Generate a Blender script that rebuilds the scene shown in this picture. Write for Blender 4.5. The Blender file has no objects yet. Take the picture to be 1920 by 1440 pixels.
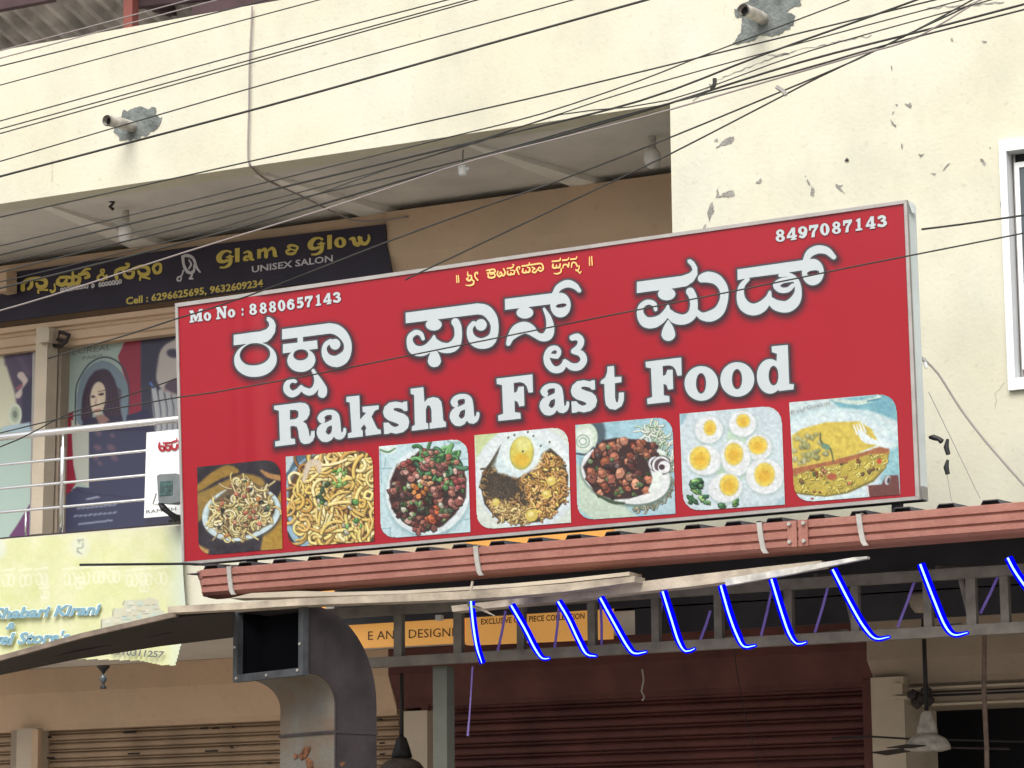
import bpy, math, random
import numpy as np
from mathutils import Matrix, Vector
random.seed(7); RNG = np.random.default_rng(7)
scene = bpy.context.scene
COL = scene.collection

# ------------------------------------------------------------------ camera
F, TH, PH, RO = 5522.0, math.radians(10.145), math.radians(28.283), math.radians(-0.497)
CAM = np.array([6.0, -12.6, 1.6])
_d = np.array([-math.sin(PH)*math.cos(TH), math.cos(PH)*math.cos(TH), math.sin(TH)])
_r = np.array([math.cos(PH), math.sin(PH), 0.0]); _u = np.cross(_r, _d)
_R = _r*math.cos(RO) + _u*math.sin(RO); _U = -_r*math.sin(RO) + _u*math.cos(RO)
cd = bpy.data.cameras.new('camera'); cam = bpy.data.objects.new('camera', cd); COL.objects.link(cam)
cd.sensor_width = 36.0; cd.lens = 36.0*F/1920.0; cd.clip_start = 0.1; cd.clip_end = 500.0
M = Matrix.Identity(4)
for i in range(3):
    M[i][0] = _R[i]; M[i][1] = _U[i]; M[i][2] = -_d[i]; M[i][3] = CAM[i]
cam.matrix_world = M
scene.camera = cam

# ------------------------------------------------------------------ sky, sun, exposure
world = bpy.data.worlds.new('World'); scene.world = world; world.use_nodes = True
wn = world.node_tree.nodes; wl = world.node_tree.links
bg = wn['Background']
sky = wn.new('ShaderNodeTexSky'); sky.sky_type = 'NISHITA'; sky.sun_disc = False
SUN_EL, SUN_AZ = math.radians(48), math.radians(168)      # azimuth measured from +Y clockwise
sky.sun_elevation = SUN_EL; sky.sun_rotation = SUN_AZ
sky.air_density = 1.0; sky.dust_density = 4.0; sky.ozone_density = 1.0
hs = wn.new('ShaderNodeHueSaturation'); hs.inputs['Saturation'].default_value = 0.35
wl.new(sky.outputs[0], hs.inputs['Color']); wl.new(hs.outputs[0], bg.inputs['Color'])
bg.inputs['Strength'].default_value = 0.135
sd = bpy.data.lights.new('sun', 'SUN'); so = bpy.data.objects.new('sun', sd); COL.objects.link(so)
sd.energy = 1.2; sd.angle = math.radians(34); sd.color = (1.0, 0.96, 0.90)
sdir = Vector((math.sin(SUN_AZ)*math.cos(SUN_EL), math.cos(SUN_AZ)*math.cos(SUN_EL), math.sin(SUN_EL)))
so.rotation_euler = sdir.to_track_quat('Z', 'Y').to_euler(); so.location = sdir*30
scene.view_settings.view_transform = 'Standard'; scene.view_settings.look = 'None'
scene.view_settings.exposure = 0.72; scene.view_settings.gamma = 1.0
scene.view_settings.use_curve_mapping = False

# ------------------------------------------------------------------ helpers
def ray(px, py): return _d*F + _R*(px-960.0) - _U*(py-720.0)
def P(px, py, y):                       # photo point -> point on the vertical plane y = const
    r = ray(px, py); t = (y-CAM[1])/r[1]; return CAM + r*t
def PA(px, py, y):                      # arrays
    px = np.asarray(px, float); py = np.asarray(py, float)
    r = _d[None]*F + _R[None]*(px.ravel()[:, None]-960) - _U[None]*(py.ravel()[:, None]-720)
    t = (y-CAM[1])/r[:, 1]; return CAM + r*t[:, None]
def PXp(px, py, x):                     # onto plane x = const
    r = ray(px, py); t = (x-CAM[0])/r[0]; return CAM + r*t
def PN(px, py, p0, n):                  # onto a general plane
    r = ray(px, py); t = np.dot(np.array(p0)-CAM, n)/np.dot(r, n); return CAM + r*t
def WX(px, py, y): return P(px, py, y)[0]
def WZ(px, py, y): return P(px, py, y)[2]
def s2l(c):
    c = np.asarray(c, float)/255.0
    return np.where(c <= .04045, c/12.92, ((c+.055)/1.055)**2.4)

def mesh(name, verts, faces):
    me = bpy.data.meshes.new(name); me.from_pydata([tuple(map(float, v)) for v in verts], [], faces); me.update(); return me
def empty(name, loc, label=None, cat=None, group=None):
    o = bpy.data.objects.new(name, None); COL.objects.link(o); o.location = [float(v) for v in loc]
    o.empty_display_size = 0.1
    tag(o, label, cat, group); return o
def tag(o, label=None, cat=None, group=None, kind=None):
    if label: o['label'] = label
    if cat: o['category'] = cat
    if group: o['group'] = group
    if kind: o['kind'] = kind
    return o
def wloc(o):
    v = Vector((0, 0, 0))
    while o is not None: v += o.location; o = o.parent
    return v
def obj(name, me, m=None, parent=None, label=None, cat=None, group=None, kind=None, smooth=False):
    o = bpy.data.objects.new(name, me); COL.objects.link(o)
    if m is not None and not me.materials: me.materials.append(m)
    if parent is not None:
        o.location = -wloc(parent); o.parent = parent
    if smooth:
        me.polygons.foreach_set('use_smooth', [True]*len(me.polygons))
    tag(o, label, cat, group, kind); return o

class MB:                               # mesh builder
    def __init__(s): s.v = []; s.f = []
    def add(s, vs, fs):
        b = len(s.v); s.v += [tuple(map(float, q)) for q in vs]; s.f += [tuple(i+b for i in f) for f in fs]; return s
    def box(s, x0, x1, y0, y1, z0, z1):
        return s.add([(x0,y0,z0),(x1,y0,z0),(x1,y1,z0),(x0,y1,z0),(x0,y0,z1),(x1,y0,z1),(x1,y1,z1),(x0,y1,z1)],
                     [(0,3,2,1),(4,5,6,7),(0,1,5,4),(1,2,6,5),(2,3,7,6),(3,0,4,7)])
    def prism(s, front, back):          # two matching loops of points
        n = len(front)
        return s.add(list(front)+list(back), [tuple(range(n)), tuple(range(2*n-1, n-1, -1))] +
                     [(i, n+i, n+(i+1) % n, (i+1) % n) for i in range(n)])
    def pp(s, pts, y, depth):           # photo outline on plane y given a thickness towards the building
        fr = [P(a, b, y) for a, b in pts]; bk = [q+np.array([0, depth, 0]) for q in fr]
        return s.prism(fr, bk)
    def bar(s, a, b, w, h, up=(0, 0, 1)):
        a = np.array(a, float); b = np.array(b, float); d = b-a; d /= np.linalg.norm(d)
        up = np.array(up, float); x = np.cross(d, up); x /= np.linalg.norm(x); u = np.cross(x, d)
        k = [(-w/2, -h/2), (w/2, -h/2), (w/2, h/2), (-w/2, h/2)]
        return s.prism([a+x*i+u*j for i, j in k], [b+x*i+u*j for i, j in k])
    def tube(s, pts, r, n=8, cap=True):
        pts = [np.array(p, float) for p in pts]; m = len(pts)
        rs = r if hasattr(r, '__len__') else [r]*m
        vs = []; prev = None
        for i, p in enumerate(pts):
            t = pts[min(i+1, m-1)]-pts[max(i-1, 0)]; t = t/max(1e-9, np.linalg.norm(t))
            if prev is None:
                a = np.array([0, 0, 1.]) if abs(t[2]) < .9 else np.array([0, 1., 0])
            else: a = prev
            x = a - t*np.dot(a, t); x /= np.linalg.norm(x); prev = x; y = np.cross(t, x)
            for k in range(n):
                c = 2*math.pi*k/n; vs.append(p+(x*math.cos(c)+y*math.sin(c))*rs[i])
        fs = [(i*n+k, i*n+(k+1) % n, (i+1)*n+(k+1) % n, (i+1)*n+k) for i in range(m-1) for k in range(n)]
        if cap: fs += [tuple(range(n-1, -1, -1)), tuple(range((m-1)*n, m*n))]
        return s.add(vs, fs)
    def lathe(s, c, prof, n=16):        # prof: (radius, z offset)
        c = np.array(c, float); vs = []
        for r, z in prof:
            for k in range(n):
                a = 2*math.pi*k/n; vs.append(c+np.array([r*math.cos(a), r*math.sin(a), z]))
        m = len(prof)
        fs = [(i*n+k, i*n+(k+1) % n, (i+1)*n+(k+1) % n, (i+1)*n+k) for i in range(m-1) for k in range(n)]
        fs += [tuple(range(n-1, -1, -1)), tuple(range((m-1)*n, m*n))]
        return s.add(vs, fs)
    def build(s, name, m=None, parent=None, **k):
        return obj(name, mesh(name, s.v, s.f), m, parent, **k)

def mat(name, col, rough=0.8, var=0.12, scale=6.0, bump=0.15, bscale=60.0, metal=0.0, spec=0.3, col2=None, streak=False, emit=None, estr=0.0, attr=False, grime=0.0):
    m = bpy.data.materials.new(name); m.use_nodes = True
    nt = m.node_tree; N = nt.nodes; L = nt.links; b = N['Principled BSDF']
    b.inputs['Roughness'].default_value = rough; b.inputs['Metallic'].default_value = metal
    b.inputs['Specular IOR Level'].default_value = spec
    geo = N.new('ShaderNodeNewGeometry')
    mp = N.new('ShaderNodeMapping'); L.new(geo.outputs['Position'], mp.inputs['Vector'])
    if streak: mp.inputs['Scale'].default_value = (1.0, 1.0, 0.18)
    n1 = N.new('ShaderNodeTexNoise'); n1.inputs['Scale'].default_value = scale; n1.inputs['Detail'].default_value = 8
    L.new(mp.outputs[0], n1.inputs['Vector'])
    rp = N.new('ShaderNodeMapRange'); rp.inputs['From Min'].default_value = .32; rp.inputs['From Max'].default_value = .68
    L.new(n1.outputs['Fac'], rp.inputs['Value'])
    mx = N.new('ShaderNodeMix'); mx.data_type = 'RGBA'
    c = np.array(col, float)
    if attr:
        at = N.new('ShaderNodeAttribute'); at.attribute_name = 'Col'
        mx.blend_type = 'MULTIPLY'; mx.inputs[0].default_value = 1.0
        L.new(at.outputs['Color'], mx.inputs[6])
        r2 = N.new('ShaderNodeMapRange'); r2.inputs['To Min'].default_value = 1-var; r2.inputs['To Max'].default_value = 1.0
        L.new(n1.outputs['Fac'], r2.inputs['Value']); cb = N.new('ShaderNodeCombineColor')
        for i in range(3): L.new(r2.outputs[0], cb.inputs[i])
        L.new(cb.outputs[0], mx.inputs[7])
    else:
        L.new(rp.outputs[0], mx.inputs[0])
        c2 = np.array(col2, float) if col2 is not None else c*(1-var*1.6)
        mx.inputs[6].default_value = (*np.clip(c, 0, 1), 1); mx.inputs[7].default_value = (*np.clip(c2, 0, 1), 1)
    out = mx.outputs[2]
    if grime:
        m2 = N.new('ShaderNodeMapping'); m2.inputs['Scale'].default_value = (1.0, 1.0, .75); L.new(geo.outputs['Position'], m2.inputs['Vector'])
        n3 = N.new('ShaderNodeTexNoise'); n3.inputs['Scale'].default_value = 2.3; n3.inputs['Detail'].default_value = 9; n3.inputs['Roughness'].default_value = .68; L.new(m2.outputs[0], n3.inputs['Vector'])
        r3 = N.new('ShaderNodeMapRange'); r3.inputs['From Min'].default_value = .44; r3.inputs['From Max'].default_value = .80; r3.inputs['To Max'].default_value = grime; L.new(n3.outputs['Fac'], r3.inputs['Value'])
        g2 = N.new('ShaderNodeMix'); g2.data_type = 'RGBA'; L.new(r3.outputs[0], g2.inputs[0]); L.new(out, g2.inputs[6]); g2.inputs[7].default_value = (*(c*np.array([.60, .62, .62])), 1); out = g2.outputs[2]
        n4 = N.new('ShaderNodeTexNoise'); n4.inputs['Scale'].default_value = 28; n4.inputs['Detail'].default_value = 6; L.new(geo.outputs['Position'], n4.inputs['Vector'])
        r4 = N.new('ShaderNodeMapRange'); r4.inputs['From Min'].default_value = .60; r4.inputs['From Max'].default_value = .72; r4.inputs['To Max'].default_value = grime*.6; L.new(n4.outputs['Fac'], r4.inputs['Value'])
        g4 = N.new('ShaderNodeMix'); g4.data_type = 'RGBA'; L.new(r4.outputs[0], g4.inputs[0]); L.new(out, g4.inputs[6]); g4.inputs[7].default_value = (*(c*np.array([.6, .58, .52])), 1); out = g4.outputs[2]
    L.new(out, b.inputs['Base Color'])
    if bump:
        n2 = N.new('ShaderNodeTexNoise'); n2.inputs['Scale'].default_value = bscale; n2.inputs['Detail'].default_value = 5
        L.new(geo.outputs['Position'], n2.inputs['Vector'])
        bp = N.new('ShaderNodeBump'); bp.inputs['Strength'].default_value = bump; bp.inputs['Distance'].default_value = .01
        L.new(n2.outputs['Fac'], bp.inputs['Height']); L.new(bp.outputs[0], b.inputs['Normal'])
    if estr:
        if emit is None: L.new(mx.outputs[2], b.inputs['Emission Color'])
        else: b.inputs['Emission Color'].default_value = (*emit, 1)
        b.inputs['Emission Strength'].default_value = estr
    m['nt'] = 1
    return m
# ------------------------------------------------------------------ flat print: outlines as signed distance fields
def smooth_pts(pts, step):
    pts = np.array(pts, float)
    if len(pts) < 3: q = pts
    else:
        e = np.vstack([2*pts[0]-pts[1], pts, 2*pts[-1]-pts[-2]]); q = []
        for i in range(1, len(e)-2):
            n = max(2, int(np.hypot(*(e[i+1]-e[i])[:2])/step))
            for t in np.linspace(0, 1, n, endpoint=False):
                a, b, c, d = e[i-1], e[i], e[i+1], e[i+2]
                q.append(.5*((2*b)+(-a+c)*t+(2*a-5*b+4*c-d)*t*t+(-a+3*b-3*c+d)*t**3))
        q.append(e[-2]); q = np.array(q)
    return q
def sdf(ops, X, Y):
    D = np.full(X.shape, 1e3)
    for op in ops:
        k = op[0]; sub = k[0] == '-'; k = k[-1]
        if k == 'p':
            pts = np.array(op[1], float); d = np.full(X.shape, 1e9); ins = np.zeros(X.shape, bool)
            for i in range(len(pts)):
                a, b = pts[i], pts[(i+1) % len(pts)]; e = b-a
                t = np.clip(((X-a[0])*e[0]+(Y-a[1])*e[1])/(e@e+1e-9), 0, 1)
                d = np.minimum(d, np.hypot(X-a[0]-e[0]*t, Y-a[1]-e[1]*t))
                c = (a[1] > Y) != (b[1] > Y)
                with np.errstate(divide='ignore', invalid='ignore'):
                    ins ^= c & (X < (b[0]-a[0])*(Y-a[1])/(b[1]-a[1]+1e-12)+a[0])
            d = np.where(ins, -d, d)
        elif k == 'e':
            cx, cy, rx, ry = op[1:5]; a = math.radians(op[5]) if len(op) > 5 else 0
            x = (X-cx)*math.cos(a)+(Y-cy)*math.sin(a); y = -(X-cx)*math.sin(a)+(Y-cy)*math.cos(a)
            q = np.hypot(x/rx, y/ry)+1e-6; d = (q-1)*np.hypot(x, y)/q
            d = np.where(q < .2, -min(rx, ry)*.8, d)
        else:
            q = smooth_pts(op[1], max(1.5, min(p[2] for p in op[1])*1.0)); d = np.full(X.shape, 1e9)
            for i in range(len(q)-1):
                a, b = q[i], q[i+1]; e = b-a; l = e[0]**2+e[1]**2+1e-9
                t = np.clip(((X-a[0])*e[0]+(Y-a[1])*e[1])/l, 0, 1)
                d = np.minimum(d, np.hypot(X-a[0]-e[0]*t, Y-a[1]-e[1]*t)-(a[2]+e[2]*t))
        D = np.maximum(D, -d) if sub else np.minimum(D, d)
    return D
def TR(ops, ox, oy, s, dx=0, dy=0):     # enlarged-view coordinates -> photo coordinates
    out = []
    for op in ops:
        k = op[0][-1]
        if k == 'p': out.append((op[0], [(ox+x/s+dx, oy+y/s+dy) for x, y in op[1]]))
        elif k == 'e': out.append((op[0], ox+op[1]/s+dx, oy+op[2]/s+dy, op[3]/s, op[4]/s)+tuple(op[5:]))
        else: out.append((op[0], [(ox+x/s+dx, oy+y/s+dy, r/s) for x, y, r in op[1]]))
    return out
def bbox(ops):
    xs = []; ys = []
    for op in ops:
        if op[0][0] == '-': continue
        k = op[0][-1]
        if k == 'p': xs += [p[0] for p in op[1]]; ys += [p[1] for p in op[1]]
        elif k == 'e': r = max(op[3], op[4]); xs += [op[1]-r, op[1]+r]; ys += [op[2]-r, op[2]+r]
        else:
            for x, y, r in op[1]: xs += [x-r-2, x+r+2]; ys += [y-r-2, y+r+2]
    return min(xs), max(xs), min(ys), max(ys)
def shape_mesh(name, ops, lvl, step, proj):
    x0, x1, y0, y1 = bbox(ops); g = abs(lvl)+step*2
    xs = np.arange(x0-g, x1+g, step); ys = np.arange(y0-g, y1+g, step)
    X, Y = np.meshgrid(xs, ys); f = sdf(ops, X, Y)-lvl
    f = np.where(f == 0, 1e-6, f)
    ins = f < 0; V = []; Fc = []; cache = {}
    def vid(x, y):
        k = (round(x, 3), round(y, 3))
        if k not in cache: cache[k] = len(V); V.append((x, y))
        return cache[k]
    full = ins[:-1, :-1] & ins[1:, :-1] & ins[:-1, 1:] & ins[1:, 1:]
    anyi = ins[:-1, :-1] | ins[1:, :-1] | ins[:-1, 1:] | ins[1:, 1:]
    for j in range(full.shape[0]):
        row = full[j]; i = 0; n = len(row)
        idx = np.flatnonzero(anyi[j] & ~row)
        for i in idx:
            c = [(xs[i], ys[j], f[j, i]), (xs[i], ys[j+1], f[j+1, i]), (xs[i+1], ys[j+1], f[j+1, i+1]), (xs[i+1], ys[j], f[j, i+1])]
            po = []
            for k in range(4):
                a, b = c[k], c[(k+1) % 4]
                if a[2] < 0: po.append(vid(a[0], a[1]))
                if (a[2] < 0) != (b[2] < 0):
                    t = a[2]/(a[2]-b[2]); po.append(vid(a[0]+(b[0]-a[0])*t, a[1]+(b[1]-a[1])*t))
            po = [q for n_, q in enumerate(po) if q != po[n_-1]]
            if len(po) >= 3: Fc.append(tuple(po))
        r = np.diff(np.concatenate([[0], row.astype(int), [0]]))
        for a, b in zip(np.flatnonzero(r == 1), np.flatnonzero(r == -1)):
            cuts = [a]+([k for k in range(a+1, b) if k % 4 == 0] if (x1 > 415 and x0 < 540 and y0 > 500) else [k for k in range(a+1, b) if k % 14 == 0])+[b]
            for p_, q_ in zip(cuts[:-1], cuts[1:]):
                Fc.append((vid(xs[p_], ys[j]), vid(xs[p_], ys[j+1]), vid(xs[q_], ys[j+1]), vid(xs[q_], ys[j])))
    if not V: return None
    V = np.array(V); W = proj(V[:, 0], V[:, 1])
    return mesh(name, W, Fc)

# ------------------------------------------------------------------ flat print: printed pictures held as colour attributes
class Canvas:
    def __init__(s, corners, step, zoom=None, bgc=(128, 128, 128)):
        s.c = np.array(corners, float)  # TL TR BR BL in photo px
        w = (np.linalg.norm(s.c[1]-s.c[0])+np.linalg.norm(s.c[2]-s.c[3]))/2; h = (np.linalg.norm(s.c[3]-s.c[0])+np.linalg.norm(s.c[2]-s.c[1]))/2
        s.nx = int(w/step)+1; s.ny = int(h/step)+1; s.w = w; s.h = h
        u, v = np.meshgrid(np.linspace(0, 1, s.nx), np.linspace(0, 1, s.ny))
        tl, tr, br, bl = s.c
        s.px = (tl[0]*(1-u)+tr[0]*u)*(1-v)+(bl[0]*(1-u)+br[0]*u)*v
        s.py = (tl[1]*(1-u)+tr[1]*u)*(1-v)+(bl[1]*(1-u)+br[1]*u)*v
        s.u, s.v = u, v
        if zoom: ox, oy, z = zoom; s.X = (s.px-ox)*z; s.Y = (s.py-oy)*z
        else: s.X, s.Y = s.px, s.py
        s.im = np.ones((s.ny, s.nx, 3))*np.array(bgc, float); s.mask = np.ones((s.ny, s.nx), bool)
    def blend(s, a, col): s.im += (np.array(col, float)-s.im)*a[..., None]
    def noise(s, sc, seed=0, octs=3):
        r = np.random.default_rng(seed); out = np.zeros(s.X.shape); amp = 1; tot = 0
        for o in range(octs):
            n = 64; g = r.random((n, n)); x = (s.X/sc*2**o) % (n-1); y = (s.Y/sc*2**o) % (n-1)
            i = x.astype(int); j = y.astype(int); fx = x-i; fy = y-j; fx = fx*fx*(3-2*fx); fy = fy*fy*(3-2*fy)
            out += amp*((g[j, i]*(1-fx)+g[j, i+1]*fx)*(1-fy)+(g[j+1, i]*(1-fx)+g[j+1, i+1]*fx)*fy); tot += amp; amp *= .55
        return out/tot
    def fill(s, ops, col, soft=1.5, a=1.0):
        x0, x1, y0, y1 = bbox(ops); m = (s.X > x0-soft*3) & (s.X < x1+soft*3) & (s.Y > y0-soft*3) & (s.Y < y1+soft*3)
        jj = np.flatnonzero(m.any(1)); ii = np.flatnonzero(m.any(0))
        if len(jj) == 0 or len(ii) == 0: return
        sl = (slice(jj[0], jj[-1]+1), slice(ii[0], ii[-1]+1))
        d = sdf(ops, s.X[sl], s.Y[sl]); al = np.clip(.5-d/(2*soft), 0, 1)*a
        s.im[sl] += (np.array(col, float)-s.im[sl])*al[..., None]
    def ell(s, cx, cy, rx, ry, col, rot=0, soft=3, a=1.0): s.fill([('e', cx, cy, rx, ry, rot)], col, soft, a)
    def line(s, pts, col, soft=2, a=1.0): s.fill([('s', pts)], col, soft, a)
    def poly(s, pts, col, soft=2, a=1.0): s.fill([('p', pts)], col, soft, a)
    def blobs(s, inside, n, sz, cols, seed, jit=18, elong=1.5, soft=2.5):   # scattered chunks with a dark rim and lit top
        r = np.random.default_rng(seed); x0, x1, y0, y1 = bbox(inside); k = 0
        while k < n:
            x, y = r.uniform(x0, x1), r.uniform(y0, y1)
            if sdf(inside, np.array([[x]]), np.array([[y]]))[0, 0] > -sz*.4: continue
            k += 1; c = np.array(cols[r.integers(len(cols))], float)+r.normal(0, jit); rx = sz*r.uniform(.6, 1.2); ry = rx/r.uniform(1, elong); a = r.uniform(0, 180)
            m = r.integers(5, 8); q = [(math.cos(t)*r.uniform(.65, 1.2), math.sin(t)*r.uniform(.65, 1.2)) for t in np.linspace(0, 6.283, m, endpoint=False)]
            ca, sa = math.cos(a), math.sin(a)
            pl = lambda k, dx=0, dy=0: [(x+dx+(u*rx*ca-v*ry*sa)*k, y+dy+(u*rx*sa+v*ry*ca)*k) for u, v in q]
            s.poly(pl(1.22, 0, sz*.15), c*.3, soft, .85); s.poly(pl(1), c*r.uniform(.75, 1.1), soft)
            s.poly(pl(.5, -rx*.2, -ry*.28), np.clip(c*1.25+18, 0, 255), soft, .65); s.line([(x-rx*.5, y+ry*.2, sz*.06), (x+rx*.4, y-ry*.1, sz*.08)], c*.5, soft, .6)
    def strands(s, inside, n, ln, w, cols, seed, jit=14, curl=1.0):
        r = np.random.default_rng(seed); x0, x1, y0, y1 = bbox(inside); k = 0
        while k < n:
            x, y = r.uniform(x0, x1), r.uniform(y0, y1)
            if sdf(inside, np.array([[x]]), np.array([[y]]))[0, 0] > -w: continue
            k += 1; a = r.uniform(0, 6.28); da = r.normal(0, .5*curl); pts = []
            for i in range(5):
                pts.append((x, y)); x += math.cos(a)*ln/4; y += math.sin(a)*ln/4; a += da
            c = np.array(cols[r.integers(len(cols))], float)+r.normal(0, jit); ww = w*r.uniform(.7, 1.2)
            s.line([(p[0]+w*.25, p[1]+w*.35, ww*1.35) for p in pts], c*.32, 2, .75)
            s.line([(p[0], p[1], ww) for p in pts], c, 2)
            s.line([(p[0]-w*.2, p[1]-w*.25, ww*.4) for p in pts], np.clip(c*1.2+22, 0, 255), 2, .8)
    def round_corners(s, rad, which):
        U = s.u*s.w; Vv = s.v*s.h
        for cx, cy, fx, fy in which:    # fx, fy: 0 or 1 corner
            X = U if fx == 0 else s.w-U; Y = Vv if fy == 0 else s.h-Vv
            s.mask &= ~((X < rad) & (Y < rad) & (np.hypot(X-rad, Y-rad) > rad))
    def build(s, name, y, m, parent=None, gain=1.0, warp=None, **k):
        W = PA(s.px, s.py, y)
        if warp is not None: W[:, 1] += warp(s.px, s.py).ravel()
        idx = np.arange(s.nx*s.ny).reshape(s.ny, s.nx)
        fm = s.mask[:-1, :-1] & s.mask[1:, :-1] & s.mask[:-1, 1:] & s.mask[1:, 1:]
        q = np.stack([idx[:-1, :-1], idx[1:, :-1], idx[1:, 1:], idx[:-1, 1:]], -1)[fm]
        me = bpy.data.meshes.new(name); nf = len(q)
        me.vertices.add(len(W)); me.vertices.foreach_set('co', W.astype(np.float32).ravel())
        me.loops.add(nf*4); me.loops.foreach_set('vertex_index', q.astype(np.int32).ravel())
        me.polygons.add(nf); me.polygons.foreach_set('loop_start', np.arange(0, nf*4, 4, dtype=np.int32))
        me.update(calc_edges=True); me.validate()
        ca = me.color_attributes.new('Col', 'FLOAT_COLOR', 'POINT')
        c = np.ones((len(W), 4), np.float32); c[:, :3] = np.clip(s2l(np.clip(s.im, 0, 255))*gain, 0, .95).reshape(-1, 3)
        ca.data.foreach_set('color', c.ravel())
        return obj(name, me, m, parent, **k)

_fc = [0]
def text(name, s, a, b, hgt, y, m, parent=None, bold=0.0, shear=0.0, up=(0.0, -1.0), cap=0.73, kind=None):
    cu = bpy.data.curves.new(name, 'FONT'); cu.body = s; cu.size = 1.0; cu.offset = bold; cu.shear = shear; cu.resolution_u = 2
    cu.space_character = 1.0
    o = bpy.data.objects.new('tmp_text', cu); COL.objects.link(o)
    bpy.context.view_layer.update()
    me = bpy.data.meshes.new_from_object(o.evaluated_get(bpy.context.evaluated_depsgraph_get()))
    bpy.data.objects.remove(o)
    n = len(me.vertices); co = np.zeros(n*3); me.vertices.foreach_get('co', co); co = co.reshape(-1, 3)
    if n == 0: return None
    x0, x1 = co[:, 0].min(), co[:, 0].max(); t = (co[:, 0]-x0)/(x1-x0)
    px = a[0]+(b[0]-a[0])*t+up[0]*co[:, 1]/cap*hgt; py = a[1]+(b[1]-a[1])*t+up[1]*co[:, 1]/cap*hgt
    me.vertices.foreach_set('co', PA(px, py, y).ravel()); me.update(); me.name = name; me.materials.clear()
    return obj(name, me, m, parent, kind='stuff')
# ------------------------------------------------------------------ materials
def lin(r, g, b, k=1.0): return tuple(np.clip(s2l((r, g, b))*k, 0, .9))
m_cream = mat('cream_plaster', (.625, .61, .505), .9, .07, 1.3, .2, 45, col2=(.575, .55, .425), grime=.5)
m_soffit = mat('grey_plaster', (.70, .67, .62), .9, .14, 1.6, .2, 50, grime=.4)
m_beam = mat('pale_plaster', (.80, .77, .71), .9, .08, 3, .2, 50)
m_tan = mat('tan_paint', (.55, .39, .27), .75, .12, 2.2, .12, 70, col2=(.48, .36, .25), grime=.35)
m_tan2 = mat('tan_slat_paint', (.40, .285, .19), .6, .22, 5, .15, 90, streak=True)
m_tan3 = mat('grey_tan_paint', (.33, .27, .21), .75, .12, 2.5, .12, 70, grime=.4)
m_maroon = mat('maroon_paint', (.125, .042, .036), .6, .3, 4, .2, 80, grime=.5)
m_pillar = mat('pillar_plaster', (.52, .45, .35), .9, .14, 3, .25, 60)
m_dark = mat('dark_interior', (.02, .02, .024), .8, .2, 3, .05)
m_road = mat('dusty_asphalt', (.40, .36, .31), .9, .2, 1.5, .4, 30)
m_steel = mat('polished_steel', (.80, .80, .80), .22, .05, 8, 0, metal=0.85)
m_alu = mat('dull_aluminium', (.40, .38, .36), .55, .12, 10, .1, 90, metal=.5)
m_white = mat('white_painted_metal', (.78, .80, .80), .4, .05, 3, .05, 60)
m_sheet = mat('white_sheet_metal', (.80, .88, .88), .45, .08, 3, .12, 12, metal=.1)
m_gutter = mat('brick_red_gutter', (.345, .155, .12), .65, .1, 9, .35, 90, col2=(.28, .115, .09), grime=.5)
m_strap = mat('zinc_strap', (.48, .46, .42), .5, .15, 20, .1, metal=.4)
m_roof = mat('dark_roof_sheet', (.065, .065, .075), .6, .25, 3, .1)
m_truss = mat('weathered_grey_steel', (.21, .19, .16), .7, .25, 12, .2)
m_board = mat('weathered_board', (.50, .43, .33), .8, .35, 9, .3, 60, col2=(.25, .21, .165))
m_duct = mat('sooty_duct_steel', (.050, .041, .042), .75, .3, 7, .2, 60)
m_rust = mat('rusty_duct_face', (.135, .135, .12), .7, .5, 6, .4, 50, col2=(.13, .09, .06), grime=.5)
m_wire = mat('black_wire', (.05, .05, .045), .6, .3, 3, 0)
m_wire2 = mat('pale_wire', (.30, .26, .25), .6, .1, 3, 0)
m_cement = mat('grey_cement_patch', (.21, .232, .222), .95, .35, 14, .8, 60)
m_scar = mat('exposed_grey_render', (.34, .33, .30), .95, .3, 25, .5, 90)
m_pipe = mat('grimy_pvc_pipe', (.55, .52, .47), .5, .35, 20, .1)
m_bulb = mat('milky_glass', (.62, .60, .57), .25, .05, 5, 0, spec=.5)
m_black = mat('black_plastic', (.02, .02, .022), .5, .2, 8, .05)
m_glass = mat('dark_window_glass', (.07, .09, .10), .12, .3, 2, 0, spec=.6)
m_redpost = mat('red_oxide_steel', (.36, .12, .10), .7, .2, 6, .15)
m_topsheet = mat('weathered_roofing', (.66, .61, .56), .75, .35, 5, .2, 30)
m_darkbeam = mat('dark_red_oxide_steel', (.085, .05, .055), .7, .2, 6, .1)
m_print = mat('printed_vinyl', (1, 1, 1), .42, .05, 60, .05, 25, spec=.4, attr=True)
m_panel = mat('glossy_sign_face', (1, 1, 1), .27, .03, 90, .03, 8, spec=.40, attr=True)
m_faded = mat('faded_banner_cloth', (1, 1, 1), .8, .06, 30, .1, 12, attr=True)
m_ltr = mat('white_vinyl_letter', (.43, .475, .49), .45, .02, 20, 0, spec=.25)
m_out = mat('black_vinyl_outline', (.035, .035, .045), .35, .02, 20, 0, spec=.5)
m_yel = mat('yellow_vinyl', lin(255, 208, 130, .8), .4, .03, 20, 0)
m_gold = mat('gold_vinyl', lin(222, 200, 104, .8), .4, .1, 30, 0)
m_silver = mat('silver_vinyl', (.55, .53, .56), .4, .1, 30, 0)
m_navy = mat('navy_banner', (.028, .023, .042), .5, .15, 5, .15, 12)
m_orange = mat('emissive_orange_panel', lin(253, 178, 95, 1.0), .5, .03, 5, 0, estr=.22)  # slight emission brightens the orange boards
m_brownltr = mat('brown_print', (.10, .06, .03), .5, .1, 5, 0)
m_blueltr = mat('faded_blue_print', lin(128, 168, 186, .85), .6, .08, 9, 0)
m_haloltr = mat('pale_print_halo', lin(222, 236, 228), .6, .05, 9, 0)
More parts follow.
